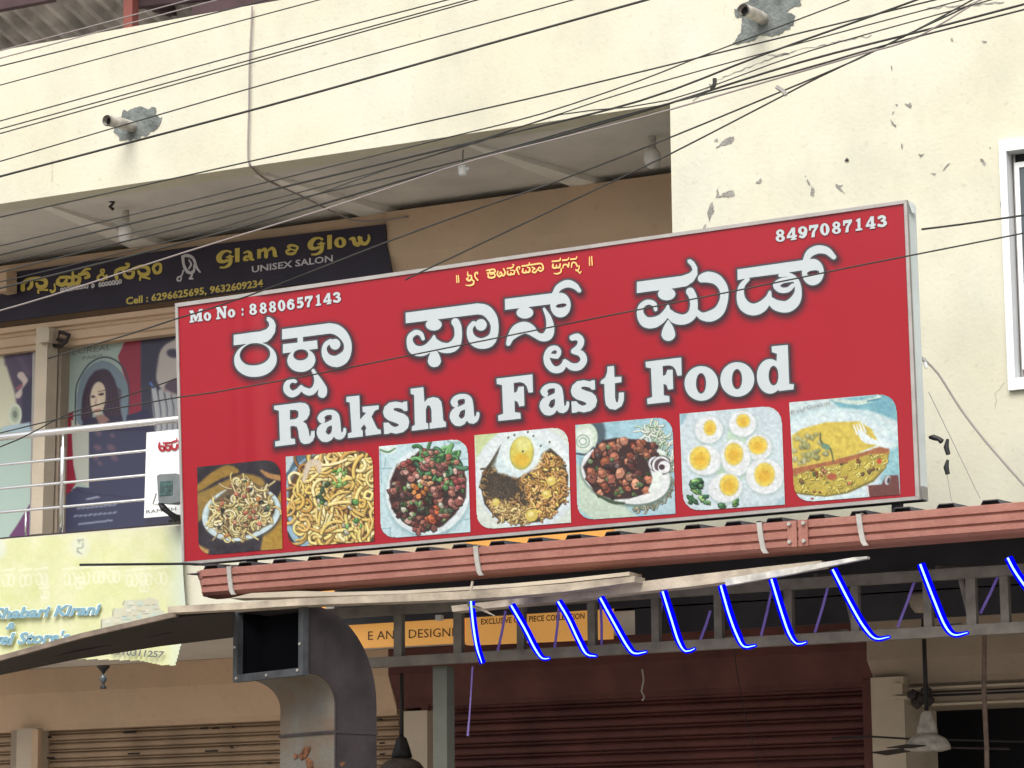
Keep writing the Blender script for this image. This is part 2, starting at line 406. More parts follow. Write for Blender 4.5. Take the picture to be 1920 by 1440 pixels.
m_ghost = mat('bleached_print', lin(232, 236, 208, .95), .7, .03, 9, 0)
m_greyltr = mat('grey_print', lin(110, 112, 110), .6, .1, 9, 0)
m_redltr = mat('red_print', (.35, .03, .04), .5, .1, 9, 0)
m_led = mat('blue_tube_glow', (.0, .0, .05), .6, 0, 5, 0, spec=.0, emit=(.0, .0, 1.0), estr=.62)
m_core = mat('tube_core_glow', (.1, .2, .3), .4, 0, 5, 0, spec=0, emit=(.42, .80, 1.0), estr=1.0)
m_dim = mat('violet_tube_back', (.22, .17, .30), .5, .2, 9, 0, emit=(.10, .05, .45), estr=.18)

# ------------------------------------------------------------------ street
g = MB().box(-60, 60, -60, 1.2, -.3, 0).build('street', m_road, kind='structure')
tag(g, 'dusty street in front of the shops')

# ------------------------------------------------------------------ the building
ZB, ZT, ZL, ZS, XA, XL, XR = 5.467, 6.348, 3.60, 3.005, 0.108, -14.0, 9.0
B = empty('shop_building', (0, 0, 0), 'cream plastered two storey shop building with a recessed balcony and rolling shutters', 'building')
# upper band and solid wall as one L shaped plaster skin, window opening left free
wx0, wz0, wz1, wx1 = 1.777, 3.941, 5.003, 3.0
w = MB()
w.box(XL, XA, 0, .16, ZB, ZT)
w.box(XA, wx0, 0, .22, ZS, 9.5); w.box(wx0, wx1, 0, .22, ZS, wz0); w.box(wx0, wx1, 0, .22, wz1, 9.5); w.box(wx1, XR, 0, .22, ZS, 9.5)
w.build('wall', m_cream, B)
MB().box(XL, XA, -.0, .16, ZS, ZL).build('parapet', m_cream, B)
MB().box(XL, XA-.002, .162, 1.6, ZB+.01, ZB+.2).build('balcony_ceiling', m_soffit, B)
MB().box(XL, XR, .0, 3.2, ZS-.001, ZS-.16+.2).build('floor_slab', m_soffit, B)
MB().box(XL, XA+.3, 1.36, 1.6, ZL-.4, ZB+.01).build('back_wall', m_tan3, B)
MB().box(XA+.0, XA+.2, .222, 1.36, ZS+.04, ZB+.01).build('side_wall', m_soffit, B)
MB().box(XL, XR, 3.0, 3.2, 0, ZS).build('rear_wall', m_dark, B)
MB().box(XL, XR, .162, 3.0, ZT-.3, ZT-.2).build('upper_floor', m_soffit, B)
# tapering ceiling beams
for q in ([(474, 313), (492, 319), (764, 405), (706, 416)], [(868, 253), (880, 256), (1158, 349), (1106, 361)], [(76, 372), (90, 376), (330, 470), (270, 480)]):
    ys = (.165, .165, 1.34, 1.34)
    lo = []
    for (a, b), y in zip(q, ys):
        p = P(a, b, y); lo.append(np.array([p[0], y, (ZB-.004 if y < 1 else ZB-.03)]))
    hi = [p+np.array([0, 0, ZB+.012-p[2]]) for p in lo]
    MB().prism(lo, hi).build('beam', m_beam, B)
def hood(name, x0, x1, y0, zt, zm, zb, m, parent):
    prof = [(y0, zt), (y0, zm), (y0+.09, zb+.03), (y0+.09, zb), (y0+.22, zb), (y0+.22, zt)]
    return MB().prism([(x0, y, z) for y, z in prof], [(x1, y, z) for y, z in prof]).build(name, m, parent)
# first floor lintel hood
zt1 = 5.44; zm1 = WZ(900, 458, 1.15); zb1 = 5.03
hood('shutter_hood', WX(724, 440, 1.15), XA+.05, 1.15, zt1, zm1, zb1, m_tan, B)
hood('shutter_hood', XL, WX(722, 440, 1.16), 1.17, zt1, zm1-.01, zb1+.02, m_tan, B)
# ground floor hoods
x12 = WX(729, 1260, 1.12); x23 = WX(1625, 1220, 1.12)
hood('shutter_hood', XL, x12-.004, 1.12, ZS-.003, 2.86, WZ(300, 1360, 1.2), m_tan, B)
hood('shutter_hood', x12, x23-.004, 1.12, ZS-.003, 2.86, WZ(1100, 1312, 1.2), m_maroon, B)
hood('shutter_hood', x23, XR, 1.12, ZS-.003, WZ(1720, 1234, 1.12), WZ(1720, 1282, 1.2), m_tan3, B)

def shutter(x0, x1, ztop, y, pitch, n, m, zbot=0.0):
    s = MB().box(x0, x1, y+.035, y+.05, zbot, ztop).build('rolling_shutter', m, B)
    k = pitch
    prof = [(.010, 0), (.002, -.12*k), (.0, -.30*k), (.002, -.52*k), (.012, -.62*k), (.024, -.66*k), (.024, -.70*k), (.006, -.73*k), (.004, -.84*k), (.012, -.90*k), (.028, -.93*k), (.028, -.985*k), (.034, -.99*k), (.034, -.0)]
    me = None
    for i in range(n):
        z = ztop-i*k
        if me is None:
            mb = MB().prism([(x0, y+a, b) for a, b in prof], [(x1, y+a, b) for a, b in prof]); me = mesh('slat', mb.v, mb.f); me.materials.append(m)
        o = bpy.data.objects.new('slat', me); COL.objects.link(o); o.parent = s; o.location = (0, random.uniform(-.003, .003), z)
    return s
# tan shutter, its punched vents, and the maroon one
zt_a = WZ(300, 1352, 1.27); zt_b = WZ(1200, 1300, 1.27)
xs0, xs1 = WX(71, 1400, 1.27), WX(748, 1400, 1.27)
sh1 = shutter(xs0, xs1, zt_a, 1.27, .0525, 26, m_tan2)
xm0, xm1 = WX(800, 1400, 1.27), WX(1634, 1400, 1.27)
sh2 = shutter(xm0, xm1, zt_b, 1.27, .0625, 24, m_maroon)
sh3 = shutter(XL+8, WX(20, 1400, 1.27), zt_a, 1.27, .0525, 26, m_tan2)
def vent(px, py, w, par):
    p = P(px, py, 1.262); MB().box(p[0]-w/2, p[0]+w/2, 1.262, 1.266, p[2]-.005, p[2]+.004).build('vent_slot', m_dark, par)
for px, py, w_ in ((382, 1365, .05), (404, 1365, .045), (436, 1363, .016), (243, 1373, .09), (250, 1413, .08), (396, 1408, .085), (434, 1401, .02), (93, 1382, .025), (90, 1421, .085), (504, 1430, .03), (712, 1349, .03), (716, 1393, .03), (716, 1414, .03)):
    vent(px, py, w_, sh1)
# side rails and pillars
for a, b, m_, y in ((31, 68, m_pillar, 1.16), (757, 801, m_pillar, 1.16), (1636, 1698, m_pillar, 1.15)):
    x0, x1 = WX(a, 1400, y), WX(b, 1400, y)
    MB().box(x0, x1, y, 1.6, 0, ZS-.28 if a > 1000 else WZ(50, 1366, y)).build('pillar', m_, B)
def vbar(name, a, b, y, z1, m_, par, z0=0.0, d=.03):
    x0, x1 = WX(a, 1400, y), WX(b, 1400, y)
    return MB().box(x0, x1, y, y+d, z0, z1).build(name, m_, par)
vbar('guide_rail', 20, 31, 1.2, 2.66, m_tan3, B); vbar('guide_rail', 59, 71, 1.145, 2.655, m_tan, B)
vbar('guide_rail', 789, 804, 1.2, 2.70, m_maroon, B); vbar('guide_rail', 803, 808, 1.22, 2.68, m_tan3, B); vbar('guide_rail', 1620, 1637, 1.2, 2.72, m_maroon, B)
# right hand open shop: shutter box, rolled lips and the dark room behind
bx = WX(1694, 1300, 1.2)
MB().box(bx, XR, 1.24, 1.6, WZ(1800, 1322, 1.24), ZS-.3).build('shutter_box', m_tan3, B)
for a, b, c, y in ((1287, 1291, m_pillar, 1.2), (1296, 1299, m_dark, 1.235), (1302, 1306, m_dark, 1.235), (1319, 1323, m_pillar, 1.22)):
    MB().box(bx+.01, XR, y, y+.05, WZ(1800, b-2, y), WZ(1800, a-2, y)).build('trim_strip', c, B)
MB().box(WX(1675, 1300, 1.13), WX(1692, 1300, 1.13), 1.13, 1.2, WZ(1684, 1302, 1.13), WZ(1684, 1281, 1.13)).build('end_plate', m_pillar, B)
MB().box(WX(1674, 1305, 1.12), WX(1704, 1305, 1.12), 1.12, 1.2, WZ(1690, 1311, 1.12), WZ(1690, 1305, 1.12)).build('end_plate', m_pillar, B)
# balcony level: salon shutter housing, posts
zz = zb1
prof = [(1.10, 5.04), (1.10, 5.01), (1.125, 5.004), (1.115, 4.985), (1.13, 4.979), (1.13, 4.93), (1.15, 4.923), (1.15, 4.895), (1.35, 4.895), (1.35, 5.04)]
MB().prism([(-7.2, y, z) for y, z in prof], [(-2.6, y, z) for y, z in prof]).build('shutter_box', m_tan, B)
def slab(name, pts, y, d, m_, par=B): return MB().pp(pts, y, d).build(name, m_, par)
slab('door_post', [(68, 615), (90, 612), (79, 1000), (57, 1002)], 1.02, .1, m_pillar)
slab('door_post', [(91, 650), (116, 645), (106, 1002), (81, 1004)], 1.14, .1, m_tan3)
slab('bracket', [(72, 618), (92, 615), (91, 640), (72, 643)], .98, .04, m_pillar)
slab('bracket', [(0-6, 508), (12, 505), (12, 545), (-6, 548)], 1.0, .1, m_tan)
# window in the solid wall
MB().box(wx0-.0, wx1, .06, .10, wz0, wz1).build('window', m_dark, B)
wf = [o for o in bpy.data.objects if o.name == 'window'][0]
fw = .030
fr = MB(); yf = -.025
fr.box(wx0-.004, wx1, yf, .20, wz1-.005, wz1+.05); fr.box(wx0-.004, wx1, yf, .20, wz0-.05, wz0+.005)
fr.box(wx0-.004, wx0+fw, yf, .20, wz0+.005, wz1-.005)
fr.build('frame', m_white, wf)
sf = MB(); sf.box(wx0+fw+.018, wx0+fw+.040, .03, .055, wz0+.05, wz1-.05); sf.box(wx0+fw+.040, wx1, .03, .055, wz1-.075, wz1-.05); sf.box(wx0+fw+.040, wx1, .03, .055, wz0+.05, wz0+.075)
sf.build('sash', m_white, wf)
MB().box(wx0+fw+.041, wx1, .038, .046, wz0+.076, wz1-.076).build('pane', m_glass, wf)
MB().box(wx0+fw+.006, wx0+fw+.017, .05, .058, wz0+.007, wz1-.007).build('track', m_alu, wf)

# peeled paint scars and cracks (thin hollows of bare render)
def scar(pts, off, s, closed=True, m_=m_scar):
    r = np.random.default_rng(len(pts)+int(pts[0][0])); q0 = [(off[0]+a/s, off[1]+b/s) for a, b in pts]; q = []
    for (a, b), (c_, d_) in zip(q0, q0[1:]+q0[:1]):
        n = max(1, int(np.hypot(c_-a, d_-b)/2.2))
        for t in np.linspace(0, 1, n, endpoint=False): q.append((a+(c_-a)*t+r.normal(0, .55), b+(d_-b)*t+r.normal(0, .55)))
    ops = [('p', q)]
    me = shape_mesh('peeled_patch', ops, .25, .6, lambda x, y: PA(x, y, -.0025))
    if me: obj('peeled_patch', me, m_, B)
Z6, Z7, Z5 = ((1200, 230), 4.8), ((1520, 240), 4.8), ((1520, 0), 4.8)
for pts, (off, s) in (
    ([(680, 235), (720, 190), (760, 150), (840, 120), (850, 150), (820, 185), (760, 205), (720, 205)], Z6),
    ([(665, 170), (695, 140), (700, 170)], Z6),
    ([(735, 665), (745, 640), (800, 610), (840, 615), (855, 650), (800, 670)], Z6),
    ([(680, 680), (700, 580), (710, 640), (700, 665), (735, 660), (735, 668), (695, 672)], Z6),
    ([(655, 710), (665, 800), (640, 840), (625, 890), (605, 820), (630, 740)], Z6),
    ([(595, 915), (590, 970), (550, 972), (575, 935)], Z6),
    ([(1035, 545), (1070, 520), (1085, 500), (1095, 520), (1080, 545)], Z6),
    ([(1478, 480), (1490, 470), (1490, 490)], Z6), ([(1497, 510), (1510, 510), (1535, 560), (1520, 560)], Z6),
    ([(1545, 570), (1570, 600), (1560, 660), (1535, 655), (1540, 610)], Z6),
    ([(1840, 350), (1860, 320), (1880, 325), (1875, 355)], Z6),
    ([(1760, 550), (1790, 570), (1830, 550), (1800, 585), (1845, 640), (1790, 600), (1765, 580)], Z6),
    ([(968, 235), (990, 242), (1030, 232), (1010, 248), (988, 260)], Z7),
    ([(815, 140), (825, 150), (822, 185), (815, 170)], Z7), ([(1185, 385), (1215, 340), (1250, 315), (1240, 335), (1200, 375)], Z7),
    ([(1085, 410), (1125, 408), (1115, 435), (1105, 418)], Z7), ([(1525, 280), (1545, 275), (1570, 310), (1580, 315), (1568, 340), (1550, 318), (1530, 295)], Z7),
    ([(305, 295), (330, 275), (345, 300)], Z7), ([(1705, 660), (1718, 660), (1715, 720), (1706, 715)], Z7), ([(1605, 175), (1620, 170), (1620, 188)], Z7),
    ([(725, 590), (733, 610), (730, 640), (722, 615)], Z5), ([(850, 935), (880, 940), (890, 920), (908, 950), (900, 970), (870, 955)], Z5),
    ([(730, 1035), (745, 1000), (748, 1010), (735, 1035)], Z5), ([(718, 1075), (735, 1100), (770, 1125), (765, 1145), (730, 1120)], Z5),
    ([(1262, 345), (1280, 340), (1275, 372), (1262, 368)], Z5), ([(1540, 365), (1585, 370), (1580, 380), (1550, 388)], Z5), ([(765, 940), (785, 935), (780, 955)], Z5)):
    scar(pts, off, s)
def crack(pts, w, m_=m_scar):
    r = np.random.default_rng(int(pts[0][0])); q = []
    for (a, b), (c, d) in zip(pts[:-1], pts[1:]):
        n = max(2, int(np.hypot(c-a, d-b)/7))
        for t in np.linspace(0, 1, n, endpoint=False): q.append((a+(c-a)*t+r.normal(0, .8), b+(d-b)*t+r.normal(0, 1.1), max(.25, w*r.uniform(.3, 1.3))))
    me = shape_mesh('crack', [('s', q)], 0, .5, lambda x, y: PA(x, y, -.002))
    if me: obj('crack', me, m_, B)
crack([(1300, 190), (1345, 150), (1440, 112), (1500, 92), (1560, 82), (1640, 64)], .9)
crack([(1330, 158), (1338, 168)], 2.6); crack([(1440, 104), (1455, 103), (1487, 99)], 1.8); crack([(1740, 15), (1800, 12), (1850, 6), (1890, 4)], 1.3)
crack([(1884, 716), (1866, 738), (1868, 775)], .35); crack([(98, 300), (97, 350)], .3)

# ------------------------------------------------------------------ roof space above the balcony
U = empty('terrace_shed_roof', (-4, .5, 6.4), 'weathered corrugated terrace roof on red posts above the parapet, top left', 'roof')
rs = MB(); n = 60; x0, x1 = -9.0, -1.9; y0, y1 = .0, 2.8; z0, z1 = 6.55, 7.05
vs = []
for j in range(2):
    for i in range(n*4+1):
        x = x0+(x1-x0)*i/(n*4); ph = i % 4; h = (0, .0, .045, .045)[ph]
        vs.append((x, (y0, y1)[j], (z1+.35, z0)[j]+h))
N_ = n*4+1
rs.add(vs, [(i, i+1, N_+i+1, N_+i) for i in range(n*4)])
rs.build('roof_sheet', m_topsheet, U)
p = P(244, 30, .5)
def onz(px, py, y): return P(px, py, y)
a = P(245, 70, .7); b = P(245, -40, .7)
MB().bar((a[0], .7, 6.2), (a[0], .7, 7.4), .062, .062, (0, 1, 0)).build('post', m_redpost, U)
MB().bar((-9, .25, WZ(20, 12, .25)+.02), (WX(100, -5, .25), .25, WZ(20, 12, .25)+.02), .05, .07).build('purlin', m_darkbeam, U)
MB().bar(P(262, -2, .8), P(330, 20, 1.6), .06, .08).build('rafter', m_darkbeam, U)
MB().bar(P(250, 5, .75), P(420, -14, .75), .05, .07).build('purlin', m_darkbeam, U)
MB().box(WX(360, 20, .3), -1.4, .3, 1.5, 6.36, 6.52).build('ridge_box', m_darkbeam, U)
# ------------------------------------------------------------------ canopy: gutter, roof sheet, trusses
C = empty('canopy', (0, -1.4, 2.7), 'shop canopy of dark corrugated sheet on a grey steel truss behind the red gutter', 'canopy')
gx0, gx1 = WX(378, 1090, -1.45), 6.5
gz0 = 3.155; sl = (3.182-3.155)/(2.256+1.558)
def gz(x): return gz0+sl*(x+1.558)
# ribbed gutter front profile (y, z below top)
gp = [(-1.43, .0), (-1.45, -.006), (-1.45, -.034), (-1.438, -.038), (-1.438, -.043), (-1.45, -.047), (-1.45, -.074), (-1.438, -.078), (-1.438, -.083), (-1.45, -.087), (-1.45, -.108), (-1.43, -.122), (-1.39, -.128), (-1.32, -.128), (-1.32, -.118), (-1.425, -.112), (-1.42, -.0)]
G = empty('rain_gutter', (0, -1.45, 3.1), 'brick red ribbed rain gutter running below the red sign board', 'gutter')
MB().prism([(gx0, y, gz(gx0)+z) for y, z in gp], [(gx1, y, gz(gx1)+z) for y, z in gp]).build('trough', m_gutter, G)
# stepped end cap
xe = gx0
for k, (za, zb, dx) in enumerate(((-.0, -.043, .062), (-.043, -.085, .046), (-.085, -.122, .032))):
    MB().prism([(xe-dx, -1.40, gz(xe)+za-.003), (xe+.004, -1.447, gz(xe)+za-.003), (xe+.004, -1.447, gz(xe)+zb), (xe-dx+.012, -1.40, gz(xe)+zb)],
               [(xe-dx, -1.39, gz(xe)+za-.003), (xe+.004, -1.40, gz(xe)+za-.003), (xe+.004, -1.40, gz(xe)+zb), (xe-dx+.012, -1.39, gz(xe)+zb)]).build('end_cap', m_gutter, G)
for px in (426, 888, 1419, 1605):
    a = P(px, WZ(px, 1000, -1.455) and 1000, -1.455); x = P(px, 1040-.06*(px-426)*1.3, -1.455)[0]
    mb = MB(); q = [(0, .006), (.004, -.04), (.010, -.08), (.018, -.115), (.028, -.130)]
    for (dx, dz), (ex, ez) in zip(q[:-1], q[1:]):
        mb.prism([(x+dx, -1.462, gz(x)+dz), (x+dx+.022, -1.462, gz(x)+dz), (x+ex+.022, -1.462, gz(x)+ez), (x+ex, -1.462, gz(x)+ez)],
                 [(x+dx, -1.452, gz(x)+dz), (x+dx+.022, -1.452, gz(x)+dz), (x+ex+.022, -1.452, gz(x)+ez), (x+ex, -1.452, gz(x)+ez)])
    mb.box(x, x+.022, -1.462, -1.40, gz(x)+.001, gz(x)+.006)
    mb.build('strap', m_strap, G)
xj = P(1497, 990, -1.45)[0]
jb = MB(); jb.box(xj-.045, xj-.004, -1.4605, -1.452, gz(xj)-.112, gz(xj)-.004); jb.box(xj+.004, xj+.045, -1.4605, -1.452, gz(xj)-.112, gz(xj)-.004)
J = jb.build('joint_plate', m_gutter, G)
for dx in (-.033, .03):
    for dz in (-.018, -.092):
        MB().tube([(xj+dx, -1.475, gz(xj)+dz), (xj+dx, -1.46, gz(xj)+dz)], .008, 8).build('rivet', m_strap, J)

# corrugated roof sheet, raised ribs, underside dark
rib = MB(); pitch = .187; x = gx0-.10; yA, yB = -1.425, -.11; top = []
pr = []
while x < gx1:
    pr += [(x, 0), (x+.085, 0), (x+.103, .032), (x+.165, .032), (x+.183, 0)]; x += pitch
th = .004; za = lambda x: gz(x)-.016
n = len(pr); vs = []
for y, dz in ((yA, 0), (yB, .055)):
    for (x, h) in pr: vs.append((x, y, za(x)+h+dz))
    for (x, h) in pr: vs.append((x, y, za(x)+h+dz+th))
fs = []
for i in range(n-1):
    fs += [(i, 2*n+i, 2*n+i+1, i+1), (n+i, n+i+1, 3*n+i+1, 3*n+i), (i, i+1, n+i+1, n+i), (2*n+i, 3*n+i, 3*n+i+1, 2*n+i+1)]
MB().add(vs, fs).build('roof_sheet', m_roof, C)
# dark sheets added to stand for the shade at the back of the canopy
MB().box(WX(628, 1090, -.12), gx1, -.125, -.10, P(1000, 1150, -.12)[2], 3.235).build('rear_shade_sheet', m_roof, C)
MB().box(WX(1185, 1090, -.12), gx1, -.095, -.07, P(1700, 1160, -.12)[2], 3.0).build('rear_shade_drop', m_roof, C)  # second added sheet, darkens the slab underside at the right
MB().box(WX(612, 1090, -.12), WX(628, 1090, -.12), -.125, -.10, 2.99, 3.16).build('end_post', m_strap, C)

# trusses: front and rear frames
xt0, xt1 = WX(560, 1200, -1.0), 6.5
def chord(z, y, h=.042, d=.04, x0=xt0, x1=xt1, m_=m_truss, nm='chord'):
    MB().box(x0, x1, y, y+d, z-h/2, z+h/2).build(nm, m_, C)
chord(2.727, -1.0, .045); chord(2.965, -1.0, .045); 
chord(2.80, -.35, .03, .03); chord(3.05, -.35, .03, .03)
for px in (745, 857, 975, 1108, 1228, 1346, 1478, 1603, 1740, 1822, 1885, 1960, 2050):
    y = -.99; x = WX(px, 1190, y); w_ = .018 if px not in (745, 857, 1822) else .021
    MB().box(x-w_, x+w_, y+.002, y+.034, 2.745, 2.945).build('web_post', m_truss, C)
for a, b in ((1798, 1822), (1580, 1603)):
    MB().bar((WX(a, 1070, -.93), -.93, 2.99), (WX(b, 1160, -.93), -.93, 2.76), .022, .02, (0, 1, 0)).build('brace', m_truss, C)
for x in np.arange(-1.0, 6, .55):
    MB().bar((x, -.96, 2.995), (x+.12, -.33, 3.03), .022, .022).build('cross_tie', m_truss, C)
    MB().bar((x+.25, -.96, 2.73), (x+.3, .0, 2.85), .018, .018).build('cross_tie', m_truss, C)
# supporting post
px0, px1 = WX(812, 1380, -.95), WX(838, 1380, -.95)
MB().box(px0, px1, -.95, -.88, 0, 2.70).build('support_post', mat('grey_post_paint', (.15, .155, .13), .8, .15, 4, .25, 60), C)

# ------------------------------------------------------------------ boards lying along the truss
def board(lab, top, bot, y, d, group='weathered boards along the canopy edge', m_=m_board):
    # strips between an upper and a lower outline, given in photo points, with real thickness
    mb = MB(); n = len(top)
    ys = y if hasattr(y, '__len__') else [y]*n
    F_ = [P(*p, v) for p, v in zip(top, ys)]+[P(*p, v) for p, v in zip(bot, ys)]
    K = [q+np.array([0, d, .0]) for q in F_]
    v = F_+K; f = []
    for i in range(n-1):
        f += [(i, n+i, n+i+1, i+1), (2*n+i, 2*n+i+1, 3*n+i+1, 3*n+i), (i, i+1, 2*n+i+1, 2*n+i), (n+i, 3*n+i, 3*n+i+1, n+i+1)]
    f += [(0, 2*n, 3*n, n), (n-1, 2*n-1, 4*n-1, 3*n-1)]
    mb.add(v, f); o = mb.build('board', m_); tag(o, lab, 'board', group); return o
board('long bent board running from the yellow banner over the duct mouth to the blue lights', [(314, 1137), (440, 1130), (560, 1122), (700, 1116), (860, 1109), (960, 1102), (1060, 1094), (1190, 1080)],
      [(315, 1149), (440, 1143), (560, 1135), (700, 1130), (860, 1124), (960, 1118), (1060, 1109), (1190, 1091)], [-2.14, -2.13, -2.12, -1.9, -1.7, -1.55, -1.5, -1.5], .10)
board('pale lit upper face of the long bent board, tapering to the left', [(470, 1112), (560, 1108), (640, 1110), (760, 1107), (860, 1101), (960, 1094), (1060, 1085), (1180, 1072)],
      [(430, 1122), (560, 1119), (640, 1117), (760, 1113), (860, 1107), (960, 1101), (1060, 1092), (1180, 1079)], -1.46, .12, m_=m_pillar)  # light on the board's top face put into this paler strip
board('straight board whose cut end shows left of the first blue light tube', [(846, 1136), (960, 1123), (1060, 1109), (1180, 1093), (1300, 1078), (1420, 1064), (1540, 1051)],
      [(848, 1147), (960, 1136), (1060, 1126), (1180, 1112), (1300, 1099), (1360, 1091), (1540, 1063)], -1.42, .08)
board('bright white batten over the right half of the canopy truss', [(1358, 1085), (1480, 1065), (1600, 1045), (1626, 1043)], [(1361, 1098), (1480, 1077), (1600, 1052), (1626, 1047)], -1.47, .03, m_=mat('pale_batten', (.60, .585, .53), .7, .3, 20, .2))
# thin rod pointing left, tucked under the sign
o = MB().tube([P(150, 1059, -1.36), P(350, 1057, -1.36), P(470, 1063, -1.36)], .006, 8).build('metal_rod', m_black)
tag(o, 'thin dark rod sticking out to the left across the yellow banner', 'rod')

# ------------------------------------------------------------------ blue rope light wound round the truss
LR = empty('rope_light', P(884, 1118, -1.2), 'glowing blue rope light wound in slanting turns around the canopy truss', 'rope light')
front = [
 [(884, 1118), (886, 1145), (890, 1180), (896, 1215), (905, 1243)],
 [(960, 1135), (985, 1178), (1004, 1215), (1018, 1234), (1031, 1234)],
 [(1048, 1128), (1066, 1158), (1086, 1200), (1101, 1226), (1119, 1230)],
 [(1127, 1121), (1150, 1163), (1178, 1212), (1192, 1225), (1213, 1222)],
 [(1244, 1109), (1260, 1160), (1274, 1203), (1287, 1221), (1304, 1216)],
 [(1353, 1098), (1368, 1150), (1382, 1188), (1396, 1212), (1418, 1210)],
 [(1448, 1086), (1466, 1145), (1482, 1190), (1496, 1207), (1513, 1204)],
 [(1563, 1068), (1596, 1132), (1622, 1176), (1643, 1197), (1669, 1194)],
 [(1727, 1058), (1753, 1125), (1773, 1172), (1790, 1190), (1816, 1186)],
 [(1891, 1046), (1905, 1072), (1935, 1115), (1960, 1150), (1985, 1158)]]
def sm(pts, n=4):
    q = smooth_pts([(a, b, 1) for a, b in pts], 6); return [(a, b) for a, b, _ in q]
for k, s in enumerate(front):
    q = sm(s); y = -1.58 if k == 0 else -1.50 if k < 4 else -1.49
    tp = [P(a, b, y) for a, b in q]; rr = [.0172*(1 if i < len(tp)*.7 else max(.35, 1-(i/len(tp)-.7)*2.2)) for i in range(len(tp))]
    if k == 0: rr = [.014]*len(tp)
    t_ = MB().tube(tp, rr, 10).build('light_tube', m_led, LR, smooth=True)
    cp = [P(a-1.6, b+.2, y-.024) for a, b in sm(s)]; m_n = len(cp); r3 = [.0040*(1 if i < m_n*.72 else max(.2, 1-(i/m_n-.72)*3)) for i in range(m_n)]
    MB().tube(cp, r3, 8).build('light_core', m_core, t_, smooth=True)
MB().tube([P(953, 1110, -1.45), P(954, 1119, -1.45)], .010, 8).build('light_tube', m_led, LR)
for a, b in (((948, 1145), (933, 1222)), ((1048, 1135), (1040, 1215)), ((1126, 1130), (1128, 1210)), ((1243, 1122), (1227, 1200)), ((1332, 1145), (1313, 1200)),
             ((1447, 1105), (1427, 1192)), ((1555, 1090), (1528, 1186)), ((1718, 1080), (1683, 1176)), ((1872, 1078), (1838, 1150))):
    MB().tube([P(*a, -.92), P((a[0]+b[0])/2+1, (a[1]+b[1])/2, -.92), P(*b, -.92)], .0062, 8).build('return_tube', m_dim, LR)
o = MB().tube([P(886, 1250, -1.0), P(883, 1300, -1.0), P(880, 1345, -1.0), P(877, 1380, -1.0)], [.0042, .0038, .004, .006], 8).build('tail_tube', m_dim, LR)
# tying ribbon at the first tube
mb = MB().tube([P(886, 1090, -1.56), P(882, 1112, -1.57), P(879, 1135, -1.59), P(900, 1141, -1.59), P(928, 1155, -1.56)], [.006, .005, .007, .008, .002], 6)
tag(mb.build('tie_strip', m_board), 'pale cloth tie knotted around the boards at the first blue tube', 'tie')

# ------------------------------------------------------------------ orange boards on the wall, given slight emission
def sign_quad(name, pts, y, d, m_, lab, cat, m_face=None):
    o = empty(name, P(*pts[-1], y), lab, cat); MB().pp(pts, y, d).build('panel', m_, o); return o
S1 = sign_quad('orange_sign', [(574, 1056), (868, 1030), (868, 1204), (590, 1219)], -.06, .05, m_orange, 'orange board reading DESIGNE behind the truss, beside the sooty duct', 'sign board')
text('lettering', 'E AND DESIGNER', (690, 1200), (872, 1192), 17, -.064, m_brownltr, S1, bold=.0)
S2 = sign_quad('orange_sign', [(873, 1010), (1144, 988), (1142, 1197), (873, 1209)], -.07, .05, m_orange, 'orange board reading EXCLUSIVE ONE PIECE COLLECTION behind the blue lights', 'sign board')
text('lettering', 'EXCLUSIVE ONE PIECE COLLECTION', (902, 1171), (1096, 1160), 11, -.074, m_brownltr, S2, bold=.018)
MB().box(WX(816, 1160, -.3), WX(826, 1160, -.3), -.3, -.27, WZ(820, 1163, -.3), WZ(820, 1153, -.3)).build('clip', m_white, S1)

m_blackout = mat('mouth_blackout', (.004, .004, .006), .95, .2, 9, 0, spec=.05)  # near-black colour stands for the shade inside the duct mouth
# ------------------------------------------------------------------ sooty exhaust duct, turned towards the road
ang = math.radians(-21); n_f = np.array([-math.sin(-ang), -math.cos(ang), 0.0]); n_f = np.array([math.sin(ang), -math.cos(ang), 0.0])
xd = np.array([math.cos(ang), math.sin(ang), 0.0])          # along the opening, to the right
D0 = P(568, 1258, -2.05)
def onface(px, py, back=0.0): return PN(px, py, D0 - n_f*back, n_f)
DU = empty('exhaust_duct', (D0[0], D0[1], 2.0), 'square sooty metal exhaust duct with a black open mouth bending down below the boards', 'duct')
f_ = [onface(437, 1140), onface(566, 1128), onface(568, 1258), onface(443, 1277)]
zt_, zb_ = (f_[0][2]+f_[1][2])/2-.02, (f_[2][2]+f_[3][2])/2
xl = D0 - xd*np.linalg.norm((f_[2]-f_[3])[:2]); wdt = np.dot(D0-xl, xd)
def dp(u, b, z):
    u = u + (1-u/wdt)*.19*wdt*min(1, max(0, (b-.02)/.15))
    p = D0 + xd*(u-wdt) - n_f*b
    return np.array([p[0], p[1], z])
fw_ = .020
fr = MB()
for (u0, u1, a, b) in ((-.012, wdt+.012, zb_-.012, zb_+fw_), (-.012, fw_, zb_+fw_, zt_), (wdt-fw_, wdt+.012, zb_+fw_, zt_), (-.012, wdt+.012, zt_, zt_+fw_)):
    fr.prism([dp(u0, -.01, a), dp(u1, -.01, a), dp(u1, -.01, b), dp(u0, -.01, b)], [dp(u0, .02, a), dp(u1, .02, a), dp(u1, .02, b), dp(u0, .02, b)])
fr.build('mouth_frame', mat('duct_frame_steel', (.06, .065, .07), .6, .3, 14, .2), DU)
